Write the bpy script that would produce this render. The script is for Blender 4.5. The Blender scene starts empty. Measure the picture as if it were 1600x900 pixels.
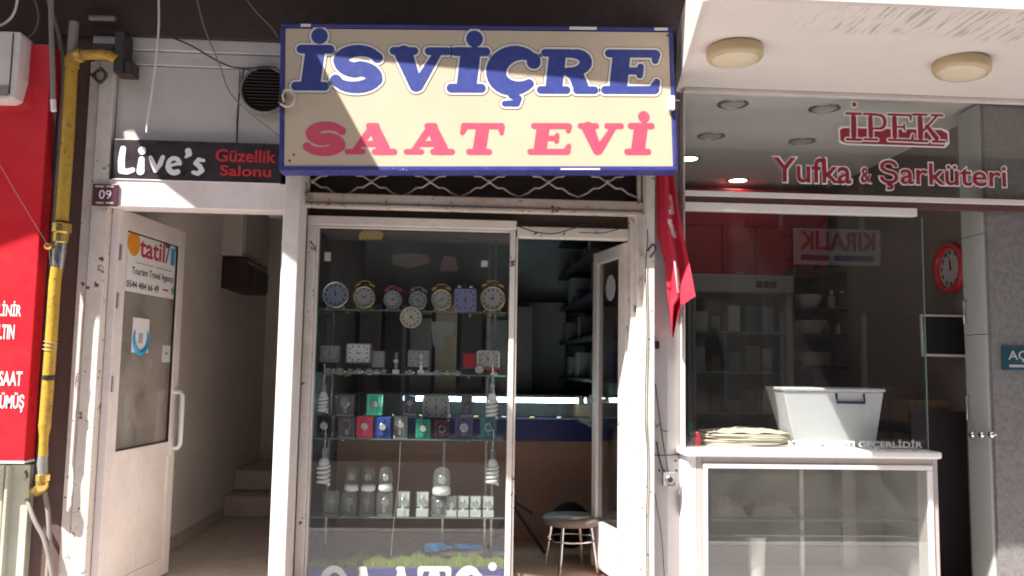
import bpy, math, random
import numpy as np
from mathutils import Vector, Matrix
random.seed(7)
ORD = ['first','second','third','fourth','fifth','sixth','seventh','eighth','ninth','tenth','eleventh','twelfth']
sc = bpy.context.scene
COL = sc.collection

# ------------------------------------------------------------------ camera
F = 1330.0                                   # focal length in photo pixels (1600 wide)
CAM = Vector((0.0, -4.43, 1.27))
yaw, pitch, roll = math.radians(3.4), math.radians(5.3), 0.0165
fw = Vector((math.sin(yaw)*math.cos(pitch), math.cos(yaw)*math.cos(pitch), math.sin(pitch)))
r0 = fw.cross(Vector((0, 0, 1))).normalized()
u0 = r0.cross(fw).normalized()
rt = (r0*math.cos(roll) + u0*math.sin(roll)).normalized()
up = (u0*math.cos(roll) - r0*math.sin(roll)).normalized()
cd = bpy.data.cameras.new('camera')
cam = bpy.data.objects.new('camera', cd)
COL.objects.link(cam)
cd.sensor_width = 36.0
cd.lens = F/1600*36.0
cd.clip_end = 2000
cam.matrix_world = Matrix(((rt.x, up.x, -fw.x, CAM.x), (rt.y, up.y, -fw.y, CAM.y),
                           (rt.z, up.z, -fw.z, CAM.z), (0, 0, 0, 1)))
sc.camera = cam

# ------------------------------------------------------------------ sky, sun, exposure
SUN = Vector((1.22, 1.0, -2.04)).normalized()          # direction the light travels
el = math.asin(-SUN.z)
world = bpy.data.worlds.new('World')
sc.world = world
world.use_nodes = True
nt = world.node_tree
nt.nodes.clear()
sky = nt.nodes.new('ShaderNodeTexSky')
sky.sky_type = 'NISHITA'
sky.sun_disc = False
sky.sun_elevation = el
sky.sun_rotation = math.atan2(-SUN.x, -SUN.y)
sky.dust_density = 2.5
sky.ozone_density = 0.6
bg = nt.nodes.new('ShaderNodeBackground')
bg.inputs['Strength'].default_value = 0.055
wo = nt.nodes.new('ShaderNodeOutputWorld')
nt.links.new(sky.outputs[0], bg.inputs[0])
nt.links.new(bg.outputs[0], wo.inputs[0])
sl = bpy.data.lights.new('sun', 'SUN')
sl.energy = 5.0
sl.angle = math.radians(0.5)
sl.color = (1.0, 0.965, 0.925)
so = bpy.data.objects.new('sun', sl)
COL.objects.link(so)
so.rotation_euler = SUN.to_track_quat('-Z', 'Y').to_euler()
sc.view_settings.view_transform = 'Standard'
sc.view_settings.look = 'None'
sc.view_settings.exposure = 1.4
sc.view_settings.gamma = 1.0
sc.cycles.use_denoising = True
sc.cycles.filter_width = 1.9
sc.cycles.max_bounces = 10
sc.cycles.transparent_max_bounces = 24
sc.cycles.sample_clamp_indirect = 6.0

# ------------------------------------------------------------------ helpers
def ray(px, py):
    return (fw*F + rt*(px-800) + up*(450-py)).normalized()
def P(px, py, Y):
    d = ray(px, py)
    return CAM + d*((Y-CAM.y)/d.y)
def scale_at(Y):
    return F/(Y-CAM.y)
def XZ(px0, py0, px1, py1, Y):
    """pixel box on the plane Y -> x0, x1, z0, z1 (upright in the world)"""
    a, b, c, d = P(px0, py0, Y), P(px1, py0, Y), P(px0, py1, Y), P(px1, py1, Y)
    return (a.x+c.x)/2, (b.x+d.x)/2, (c.z+d.z)/2, (a.z+b.z)/2

class Frame:
    """a plane in space: origin, unit axes u (along), v (up), n (towards the viewer)"""
    def __init__(s, o, u, v=Vector((0, 0, 1))):
        s.o = Vector(o); s.u = Vector(u).normalized()
        v = Vector(v); s.v = (v - s.u*v.dot(s.u)).normalized()
        s.n = s.u.cross(s.v).normalized()
        if s.n.dot(CAM - s.o) < 0: s.n = -s.n
    def at(s, u, v, w=0.0): return s.o + s.u*u + s.v*v + s.n*w
    def px(s, x, y):
        d = ray(x, y)
        t = (s.o-CAM).dot(s.n)/d.dot(s.n)
        q = CAM + d*t - s.o
        return q.dot(s.u), q.dot(s.v)
def wallframe(Y): return Frame((0, Y, 0), (1, 0, 0))

class MB:
    def __init__(s): s.v = []; s.f = []; s.smooth = []
    def add(s, vs, fs, sm=False):
        b = len(s.v); s.v += [tuple(v) for v in vs]
        for f in fs: s.f.append(tuple(i+b for i in f)); s.smooth.append(sm)
        return s
    def box(s, x0, x1, y0, y1, z0, z1):
        if x0 > x1: x0, x1 = x1, x0
        if y0 > y1: y0, y1 = y1, y0
        if z0 > z1: z0, z1 = z1, z0
        return s.add([(x0,y0,z0),(x1,y0,z0),(x1,y1,z0),(x0,y1,z0),(x0,y0,z1),(x1,y0,z1),(x1,y1,z1),(x0,y1,z1)],
              [(0,3,2,1),(4,5,6,7),(0,1,5,4),(1,2,6,5),(2,3,7,6),(3,0,4,7)])
    def fbox(s, fr, u0, u1, v0, v1, w0, w1):
        pts = [fr.at(u,v,w) for w in (w0,w1) for (u,v) in ((u0,v0),(u1,v0),(u1,v1),(u0,v1))]
        return s.add(pts, [(3,2,1,0),(4,5,6,7),(0,1,5,4),(1,2,6,5),(2,3,7,6),(3,0,4,7)])
    def prism(s, poly, vec):
        n = len(poly); vec = Vector(vec)
        pts = [Vector(p) for p in poly]; pts += [p+vec for p in pts]
        return s.add(pts, [tuple(range(n-1,-1,-1)), tuple(range(n,2*n))] + [(i,(i+1)%n,n+(i+1)%n,n+i) for i in range(n)])
    def tube(s, pts, r, seg=8, closed=False, caps=True):
        pts = [Vector(p) for p in pts]; n = len(pts)
        rs = r if isinstance(r, (list, tuple)) else [r]*n
        vs = []; prev = None
        for i, p in enumerate(pts):
            if closed: t = pts[(i+1)%n]-pts[i-1]
            else: t = pts[min(i+1,n-1)]-pts[max(i-1,0)]
            if t.length < 1e-9: t = Vector((0,0,1))
            t.normalize()
            if prev is None:
                a = Vector((0,0,1)) if abs(t.z) < .9 else Vector((1,0,0))
                x = t.cross(a).normalized()
            else:
                x = (prev - t*prev.dot(t))
                x = x.normalized() if x.length > 1e-6 else t.orthogonal().normalized()
            prev = x; y = t.cross(x)
            for k in range(seg):
                a = 2*math.pi*k/seg
                vs.append(p + x*(math.cos(a)*rs[i]) + y*(math.sin(a)*rs[i]))
        fs = []
        for i in range(n if closed else n-1):
            j = (i+1)%n
            for k in range(seg): fs.append((i*seg+k, i*seg+(k+1)%seg, j*seg+(k+1)%seg, j*seg+k))
        s.add(vs, fs, True)
        if caps and not closed:
            s.add(vs[:seg], [tuple(range(seg-1,-1,-1))]); s.add(vs[-seg:], [tuple(range(seg))])
        return s
    def lathe(s, c, axis, prof, seg=24, sm=True, sx=1.0):
        """prof: (radius, height along axis) list"""
        c = Vector(c); ax = Vector(axis).normalized()
        x = ax.orthogonal().normalized() if abs(ax.z) > .9 else ax.cross(Vector((0,0,1))).normalized()
        y = ax.cross(x); vs = []
        for (r, h) in prof:
            for k in range(seg):
                a = 2*math.pi*k/seg
                vs.append(c + ax*h + x*(math.cos(a)*r*sx) + y*(math.sin(a)*r))
        fs = [(i*seg+k, i*seg+(k+1)%seg, (i+1)*seg+(k+1)%seg, (i+1)*seg+k) for i in range(len(prof)-1) for k in range(seg)]
        s.add(vs, fs, sm)
        m = len(prof)-1
        if prof[0][0] > 1e-6: s.add(vs[:seg], [tuple(range(seg-1,-1,-1))])
        if prof[m][0] > 1e-6: s.add(vs[m*seg:], [tuple(range(seg))])
        return s
    def sphere(s, c, r, seg=14, rings=8, sz=1.0):
        prof = [(max(1e-5, r*math.sin(math.pi*i/rings)), -r*sz*math.cos(math.pi*i/rings)) for i in range(rings+1)]
        return s.lathe(c, (0,0,1), prof, seg)

def tag(o, label, cat, group=None, kind=None):
    if label: o['label'] = label
    if cat: o['category'] = cat
    if group: o['group'] = group
    if kind: o['kind'] = kind
    return o
def thing(name, loc, label, cat, group=None):
    e = bpy.data.objects.new(name, None); COL.objects.link(e)
    e.empty_display_size = .05
    e.location = loc
    return tag(e, label, cat, group)
def org(o):
    v = Vector((0,0,0))
    while o is not None: v += Vector(o.location); o = o.parent
    return v
def obj(name, mb, mat, parent=None, bevel=0.0, label=None, recalc=True, smooth=None):
    me = bpy.data.meshes.new(name)
    me.from_pydata(mb.v, [], mb.f)
    me.polygons.foreach_set('use_smooth', mb.smooth if smooth is None else [smooth]*len(mb.f))
    if recalc:
        import bmesh
        bm = bmesh.new(); bm.from_mesh(me); bmesh.ops.recalc_face_normals(bm, faces=bm.faces); bm.to_mesh(me); bm.free()
    me.update()
    o = bpy.data.objects.new(name, me); COL.objects.link(o)
    if mat: me.materials.append(mat)
    if parent is not None:
        o.parent = parent
        if parent.type == 'EMPTY': o.matrix_parent_inverse = Matrix.Translation(-org(parent))
    if bevel:
        b = o.modifiers.new('bevel', 'BEVEL'); b.width = bevel; b.segments = 2; b.limit_method = 'ANGLE'
        b.angle_limit = math.radians(50)
    if label: o['label'] = label
    return o
def single(name, mb, mat, label, cat, group=None, bevel=0.0, kind=None):
    return tag(obj(name, mb, mat, None, bevel), label, cat, group, kind)
def structure(name, mb, mat, bevel=0.0):
    o = obj(name, mb, mat, None, bevel); o['kind'] = 'structure'; return o
def spline(pts, n=8):
    pts = [Vector(p) for p in pts]; out = []
    q = [pts[0]*2-pts[1]] + pts + [pts[-1]*2-pts[-2]]
    for i in range(1, len(q)-2):
        for k in range(n):
            t = k/n; a, b, c, d = q[i-1], q[i], q[i+1], q[i+2]
            out.append(0.5*((2*b)+(c-a)*t+(2*a-5*b+4*c-d)*t*t+(3*b-a-3*c+d)*t**3))
    out.append(pts[-1]); return out
def pxline(pts, Y=None, n=8):
    """[(px,py[,Y])...] -> smooth 3D line"""
    return spline([P(p[0], p[1], p[2] if len(p) > 2 else Y) for p in pts], n)

# ------------------------------------------------------------------ materials
def _n(nt, t, **kw):
    n = nt.nodes.new(t)
    for k, v in kw.items(): setattr(n, k, v)
    return n
def mat(name, col, rough=.6, metal=0.0, dirt=0.0, dscale=3.0, dcol=(.10,.075,.055), chips=0.0, ccol=(.09,.05,.035),
        cscale=14.0, bump=0.0, bscale=60.0, spec=.5, stretch=(1,1,1), var=0.0):
    m = bpy.data.materials.new(name); m.use_nodes = True
    nt = m.node_tree; b = nt.nodes['Principled BSDF']; L = nt.links.new
    b.inputs['Base Color'].default_value = (*col, 1)
    b.inputs['Roughness'].default_value = rough
    b.inputs['Metallic'].default_value = metal
    b.inputs['Specular IOR Level'].default_value = spec
    if not (dirt or chips or bump or var): return m
    tc = _n(nt, 'ShaderNodeTexCoord'); mp = _n(nt, 'ShaderNodeMapping')
    mp.inputs['Scale'].default_value = stretch
    L(tc.outputs['Object'], mp.inputs[0])
    cur = None
    def mix(fac, colr):
        nonlocal cur
        mx = _n(nt, 'ShaderNodeMix', data_type='RGBA')
        L(fac, mx.inputs[0])
        if cur is None: mx.inputs[6].default_value = (*col, 1)
        else: L(cur, mx.inputs[6])
        mx.inputs[7].default_value = (*colr, 1)
        cur = mx.outputs[2]
    def noise(s, det, lo, hi, amt, rgh=.6):
        n = _n(nt, 'ShaderNodeTexNoise'); n.inputs['Scale'].default_value = s; n.inputs['Detail'].default_value = det
        n.inputs['Roughness'].default_value = rgh
        L(mp.outputs[0], n.inputs['Vector'])
        r = _n(nt, 'ShaderNodeMapRange'); r.inputs[1].default_value = lo; r.inputs[2].default_value = hi
        r.inputs[3].default_value = 0; r.inputs[4].default_value = amt
        L(n.outputs[0], r.inputs[0]); return r.outputs[0], n
    if var:
        f, _ = noise(dscale*.5, 3, .35, .65, var); mix(f, tuple(c*.7 for c in col))
    if dirt:
        f, _ = noise(dscale, 8, .42, .78, dirt, .7); mix(f, dcol)
        f, _ = noise(dscale*9, 4, .5, .8, dirt*.55, .6); mix(f, dcol)
    if chips:
        f, _ = noise(cscale, 6, .70-chips*.12, .71-chips*.12, 1.0, .65); mix(f, ccol)
    if cur is not None: L(cur, b.inputs['Base Color'])
    rf, _ = noise(dscale*4, 5, .3, .7, .22)
    ra = _n(nt, 'ShaderNodeMath', operation='ADD'); ra.inputs[1].default_value = max(0.05, rough-.08)
    L(rf, ra.inputs[0]); L(ra.outputs[0], b.inputs['Roughness'])
    if bump:
        n = _n(nt, 'ShaderNodeTexNoise'); n.inputs['Scale'].default_value = bscale; n.inputs['Detail'].default_value = 5
        L(mp.outputs[0], n.inputs['Vector'])
        bp = _n(nt, 'ShaderNodeBump'); bp.inputs['Strength'].default_value = bump; bp.inputs['Distance'].default_value = .01
        L(n.outputs[0], bp.inputs['Height']); L(bp.outputs[0], b.inputs['Normal'])
    return m
def emit(name, col, s):
    m = bpy.data.materials.new(name); m.use_nodes = True
    b = m.node_tree.nodes['Principled BSDF']
    b.inputs['Base Color'].default_value = (*col, 1)
    b.inputs['Emission Color'].default_value = (*col, 1); b.inputs['Emission Strength'].default_value = s
    return m
def glass(name, tint=(.93,.96,.95), ior=1.5, dust=0.04, rough=0.0, boost=1.0):
    """thin pane: Fresnel reflection over straight-through transmission, with a film of dust"""
    m = bpy.data.materials.new(name); m.use_nodes = True
    nt = m.node_tree; nt.nodes.clear(); L = nt.links.new
    o = _n(nt, 'ShaderNodeOutputMaterial'); tr = _n(nt, 'ShaderNodeBsdfTransparent'); gl = _n(nt, 'ShaderNodeBsdfGlossy')
    tr.inputs[0].default_value = (*tint, 1); gl.inputs['Roughness'].default_value = rough
    fr = _n(nt, 'ShaderNodeFresnel')
    ge = _n(nt, 'ShaderNodeNewGeometry'); im = _n(nt, 'ShaderNodeMapRange')      # both faces of the pane reflect like air to glass
    im.inputs[3].default_value = ior; im.inputs[4].default_value = 1/ior
    L(ge.outputs['Backfacing'], im.inputs[0]); L(im.outputs[0], fr.inputs[0])
    mu = _n(nt, 'ShaderNodeMath', operation='MULTIPLY'); mu.inputs[1].default_value = boost; mu.use_clamp = True
    L(fr.outputs[0], mu.inputs[0])
    mx = _n(nt, 'ShaderNodeMixShader'); L(mu.outputs[0], mx.inputs[0]); L(tr.outputs[0], mx.inputs[1]); L(gl.outputs[0], mx.inputs[2])
    df = _n(nt, 'ShaderNodeBsdfDiffuse'); df.inputs[0].default_value = (.62,.58,.54,1)
    tc = _n(nt, 'ShaderNodeTexCoord'); nz = _n(nt, 'ShaderNodeTexNoise'); nz.inputs['Scale'].default_value = 5; nz.inputs['Detail'].default_value = 7
    L(tc.outputs['Object'], nz.inputs['Vector'])
    rg = _n(nt, 'ShaderNodeMapRange'); rg.inputs[1].default_value = .3; rg.inputs[2].default_value = .75; rg.inputs[3].default_value = dust*.4; rg.inputs[4].default_value = dust*1.6
    L(nz.outputs[0], rg.inputs[0])
    m2 = _n(nt, 'ShaderNodeMixShader'); L(rg.outputs[0], m2.inputs[0]); L(mx.outputs[0], m2.inputs[1]); L(df.outputs[0], m2.inputs[2])
    L(m2.outputs[0], o.inputs[0])
    return m

M = {}
M['white'] = mat('white_paint', (.66,.61,.57), .5, dirt=.35, dscale=2.2, dcol=(.28,.22,.18), bump=.08)
M['white_chip'] = mat('chipped_white_paint', (.66,.60,.54), .55, dirt=.45, dscale=3, dcol=(.27,.20,.15), chips=.55, cscale=17, bump=.15)
M['rusty_white'] = mat('rusty_cream_paint', (.60,.52,.44), .6, dirt=.5, dscale=4, dcol=(.23,.13,.08), chips=.75, cscale=22, ccol=(.12,.055,.03), bump=.2)
M['panel'] = mat('white_panel', (.60,.56,.51), .45, dirt=.25, dscale=1.5, dcol=(.30,.25,.20))
M['pinkwhite'] = mat('pinkish_pvc', (.80,.72,.68), .4, dirt=.3, dscale=3.5, dcol=(.38,.28,.23))
M['brown'] = mat('brown_render', (.075,.05,.042), .85, dirt=.4, dscale=2, dcol=(.035,.025,.02), bump=.35, bscale=40)
M['brown_wall'] = mat('brown_stone', (.12,.07,.058), .75, dirt=.4, dscale=3, dcol=(.045,.03,.028), bump=.3, bscale=25, stretch=(1,1,.4))
M['red'] = mat('red_acrylic', (.66,.018,.03), .3, dirt=.12, dscale=1.5, dcol=(.25,.02,.02))
M['white_print'] = mat('white_vinyl', (.80,.79,.77), .5)
M['yellow'] = mat('yellow_gas_paint', (.52,.31,.025), .5, dirt=.7, dscale=7, dcol=(.17,.10,.035), chips=.45, cscale=30, ccol=(.12,.06,.03), bump=.25)
M['brass'] = mat('brass', (.66,.46,.13), .3, metal=.9, dirt=.3, dscale=20, dcol=(.2,.13,.05))
M['steel'] = mat('steel', (.52,.52,.52), .3, metal=1.0, dirt=.25, dscale=15, dcol=(.2,.18,.16))
M['chrome'] = mat('chrome', (.75,.75,.76), .15, metal=1.0)
M['gold'] = mat('gold_plate', (.70,.48,.18), .22, metal=1.0)
M['hose'] = mat('grey_braided_hose', (.30,.30,.28), .5, metal=.4, dirt=.3, dscale=40)
M['cable_grey'] = mat('grey_cable', (.27,.24,.21), .6, dirt=.3, dscale=10)
M['cable_black'] = mat('black_cable', (.025,.022,.022), .5)
M['cable_white'] = mat('white_cable', (.68,.64,.60), .5)
M['black'] = mat('black_plastic', (.018,.017,.018), .4)
M['dark'] = mat('dark_sign_face', (.032,.022,.026), .3, dirt=.2, dscale=4, dcol=(.08,.06,.055))
M['plum'] = mat('plum_enamel', (.09,.03,.05), .3)
M['red_print'] = mat('red_letters', (.55,.03,.035), .4)
M['cream'] = mat('cream_sign_sheet', (.565,.46,.325), .5, dirt=.34, dscale=2.6, dcol=(.44,.33,.23), bump=.06, bscale=6)
M['navy'] = mat('navy_blue_vinyl', (.026,.040,.22), .5, dirt=.4, dscale=28, dcol=(.075,.11,.34))
M['navy_dark'] = mat('dark_navy_line', (.022,.022,.075), .5)
M['navy_frame'] = mat('blue_sign_frame', (.028,.034,.20), .45, dirt=.25, dscale=8, dcol=(.13,.13,.24), chips=.25, cscale=20, ccol=(.55,.52,.5))
M['pink_red'] = mat('faded_red_vinyl', (.60,.065,.12), .5, dirt=.12, dscale=5, dcol=(.62,.16,.17))
M['galv'] = mat('galvanised_wire', (.50,.45,.40), .5, metal=.35, dirt=.4, dscale=14, dcol=(.15,.09,.06))
M['soffit'] = mat('white_plaster', (.68,.63,.58), .8, dirt=.18, dscale=1.3, dcol=(.42,.34,.28), bump=.1, bscale=12)
M['ceil_in'] = mat('shop_ceiling', (.92,.90,.87), .8, dirt=.06, dscale=1)
M['lamp_beige'] = mat('yellowed_plastic', (.52,.41,.24), .4, dirt=.2, dscale=8, dcol=(.3,.2,.1))
M['lamp_lens'] = mat('yellowed_lens', (.66,.58,.42), .35)
M['maroon'] = mat('maroon_vinyl', (.27,.013,.035), .45)
M['red_cab'] = mat('red_lacquer', (.36,.014,.02), .3, dirt=.1, dscale=2, dcol=(.15,.01,.01))
M['deli_wall'] = mat('beige_wall', (.20,.155,.135), .8, dirt=.2, dscale=1, dcol=(.24,.18,.15))
M['marble'] = mat('white_marble', (.80,.78,.75), .25, dirt=.12, dscale=3, dcol=(.5,.47,.44))
M['ply'] = mat('greyish_laminate', (.42,.37,.34), .45, dirt=.3, dscale=3, dcol=(.25,.2,.18))
M['alu'] = mat('white_aluminium', (.72,.69,.67), .35, dirt=.15, dscale=4, dcol=(.4,.35,.3))
M['granite'] = mat('speckled_granite', (.21,.195,.19), .45, dirt=.7, dscale=45, dcol=(.05,.047,.047), bump=.05)
M['teal'] = mat('teal_sign', (.012,.065,.09), .35)
M['cupboard'] = mat('white_melamine', (.45,.455,.43), .35, dirt=.12, dscale=2, dcol=(.24,.24,.22))
M['hallwall'] = mat('dirty_hall_plaster', (.80,.74,.69), .85, dirt=.3, dscale=2.0, dcol=(.42,.35,.30), bump=.25, bscale=30)
M['hallfloor'] = mat('hall_stone', (.58,.50,.42), .45, dirt=.4, dscale=5, dcol=(.13,.10,.08))
M['maildark'] = mat('dark_brown_metal', (.03,.018,.018), .4)
M['shop_back'] = mat('blue_grey_wall', (.32,.355,.37), .8, dirt=.4, dscale=2, dcol=(.08,.08,.08))
M['shop_side'] = mat('brown_shop_wall', (.15,.11,.098), .8, dirt=.4, dscale=3, dcol=(.03,.025,.025))
M['board'] = mat('grey_brown_board', (.22,.18,.165), .6, dirt=.25, dscale=2)
M['tan'] = mat('tan_laminate', (.50,.29,.20), .5, dirt=.2, dscale=3, dcol=(.3,.16,.1))
M['bluepanel'] = mat('blue_panel', (.03,.04,.22), .35)
M['blackwood'] = mat('dark_shelving', (.035,.027,.027), .5, dirt=.2, dscale=5)
M['seat'] = mat('worn_vinyl_seat', (.15,.115,.10), .45, dirt=.3, dscale=12)
M['flag'] = mat('red_flag_cloth', (.50,.018,.045), .75, bump=.1, bscale=300)
M['flag_white'] = mat('white_flag_cloth', (.62,.55,.55), .75)
M['dial'] = mat('white_dial', (.42,.40,.40), .35)
M['dial_blue'] = mat('pale_blue_dial', (.29,.32,.41), .3)
M['dial_cream'] = mat('cream_dial', (.46,.40,.33), .4)
M['lav'] = mat('lavender_plastic', (.26,.24,.43), .35)
M['grey_pl'] = mat('grey_plastic', (.24,.235,.24), .4)
M['white_pl'] = mat('white_plastic', (.74,.73,.72), .35)
M['redplastic'] = mat('red_plastic', (.55,.035,.05), .3)
M['pinkbox'] = mat('pink_red_card', (.72,.06,.12), .35)
M['greenbox'] = mat('mint_green_plastic', (.08,.56,.38), .35)
M['green_d'] = mat('dark_green_card', (.03,.27,.17), .4)
M['bluebox'] = mat('blue_card', (.04,.08,.30), .35)
M['purple'] = mat('purple_card', (.10,.07,.17), .4)
M['tealbox'] = mat('teal_card', (.07,.17,.21), .4)
M['cyan'] = mat('bright_blue_paper', (.01,.36,.90), .35)
M['acryl'] = glass('clear_acrylic', (.86,.89,.88), 1.45, .10)
M['glass'] = glass('window_glass', (.92,.94,.93), 1.5, .0045, boost=1.25)
M['glass_deli'] = glass('shop_glass', (.94,.95,.94), 1.5, .006, boost=1.5)
M['glass_case'] = glass('case_glass', (.90,.90,.885), 1.5, .025, boost=2.1)
M['glass_door'] = glass('dusty_door_glass', (.78,.75,.71), 1.5, .24, boost=1.2)
M['shelfglass'] = glass('shelf_glass', (.86,.90,.88), 1.5, .03)
M['shelfedge'] = mat('green_glass_edge', (.14,.20,.185), .2)
M['cfl'] = mat('lamp_glass_white', (.74,.73,.70), .25)
M['turf'] = mat('artificial_turf', (.22,.27,.06), .9, dirt=.6, dscale=30, dcol=(.07,.10,.02))
M['paper_y'] = mat('yellow_card', (.45,.33,.13), .7)
M['paper'] = mat('off_white_card', (.66,.62,.55), .7)
M['bread'] = mat('flour_dough', (.72,.66,.54), .7, dirt=.25, dscale=14, dcol=(.50,.38,.24), bump=.2)
M['tub'] = None
M['pavement'] = mat('concrete_paving', (.50,.468,.468), .85, dirt=.3, dscale=1.2, dcol=(.32,.29,.29), bump=.2)
M['asphalt'] = mat('asphalt', (.075,.072,.07), .9, dirt=.3, dscale=2, bump=.4, bscale=120)
M['ground'] = mat('earth', (.20,.17,.13), .95, dirt=.3, dscale=.3)
M['opp'] = mat('ochre_render', (.17,.13,.115), .85, dirt=.3, dscale=.7, dcol=(.10,.08,.07))
M['opp_win'] = mat('dark_window', (.03,.035,.04), .1)
M['tile'] = mat('deli_floor_tile', (.60,.56,.53), .4, dirt=.3, dscale=4)
M['wood'] = mat('brown_carton', (.20,.11,.065), .7, dirt=.3, dscale=6)
M['tube_light'] = emit('lit_tube', (.62,.93,1.0), 9.0)
M['downlight'] = emit('lit_downlight', (.86,1.0,.90), 9.0)
M['orange'] = mat('orange_print', (.80,.30,.02), .5)
M['cyan_print'] = mat('cyan_print', (.03,.32,.60), .5)
M['green_print'] = mat('green_print', (.10,.40,.20), .5)
M['grey_print'] = mat('grey_print', (.42,.40,.39), .5)
M['crimson'] = mat('crimson_print', (.50,.03,.06), .5)
m = mat('translucent_tub', (.72,.72,.74), .3)
b = m.node_tree.nodes['Principled BSDF']; b.inputs['Subsurface Weight'].default_value = .35; b.inputs['Subsurface Radius'].default_value = (.03,.03,.03)
M['tub'] = m
# plaster soffit: comb-like trowel smears near its street edge
def soffit_streaks(m):
    nt = m.node_tree; L = nt.links.new; b = nt.nodes['Principled BSDF']
    src = b.inputs['Base Color'].links[0].from_socket
    tc = _n(nt, 'ShaderNodeTexCoord'); sp = _n(nt, 'ShaderNodeSeparateXYZ'); L(tc.outputs['Object'], sp.inputs[0])
    mp = _n(nt, 'ShaderNodeMapping'); mp.inputs['Rotation'].default_value = (0,0,math.radians(-24)); mp.inputs['Scale'].default_value = (1,.09,1)
    L(tc.outputs['Object'], mp.inputs[0])
    n = _n(nt, 'ShaderNodeTexNoise'); n.inputs['Scale'].default_value = 62; n.inputs['Detail'].default_value = 3; n.inputs['Distortion'].default_value = .5
    L(mp.outputs[0], n.inputs['Vector'])
    r = _n(nt, 'ShaderNodeMapRange'); r.inputs[1].default_value = .53; r.inputs[2].default_value = .63; L(n.outputs[0], r.inputs[0])
    n2 = _n(nt, 'ShaderNodeTexNoise'); n2.inputs['Scale'].default_value = 3; L(tc.outputs['Object'], n2.inputs['Vector'])
    ad = _n(nt, 'ShaderNodeMath', operation='MULTIPLY_ADD'); ad.inputs[1].default_value = .35; L(n2.outputs[0], ad.inputs[0]); L(sp.outputs[1], ad.inputs[2])
    g = _n(nt, 'ShaderNodeMapRange'); g.inputs[1].default_value = -.62; g.inputs[2].default_value = -.72; L(ad.outputs[0], g.inputs[0])
    gx = _n(nt, 'ShaderNodeMapRange'); gx.inputs[1].default_value = 1.35; gx.inputs[2].default_value = 1.7; L(sp.outputs[0], gx.inputs[0])
    a = _n(nt, 'ShaderNodeMath', operation='MULTIPLY'); L(r.outputs[0], a.inputs[0]); L(g.outputs[0], a.inputs[1])
    a2 = _n(nt, 'ShaderNodeMath', operation='MULTIPLY'); L(a.outputs[0], a2.inputs[0]); L(gx.outputs[0], a2.inputs[1])
    a3 = _n(nt, 'ShaderNodeMath', operation='MULTIPLY'); a3.inputs[1].default_value = .6; L(a2.outputs[0], a3.inputs[0])
    mx = _n(nt, 'ShaderNodeMix', data_type='RGBA'); L(a3.outputs[0], mx.inputs[0]); L(src, mx.inputs[6]); mx.inputs[7].default_value = (.27,.23,.20,1)
    L(mx.outputs[2], b.inputs['Base Color'])
soffit_streaks(M['soffit'])

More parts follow.
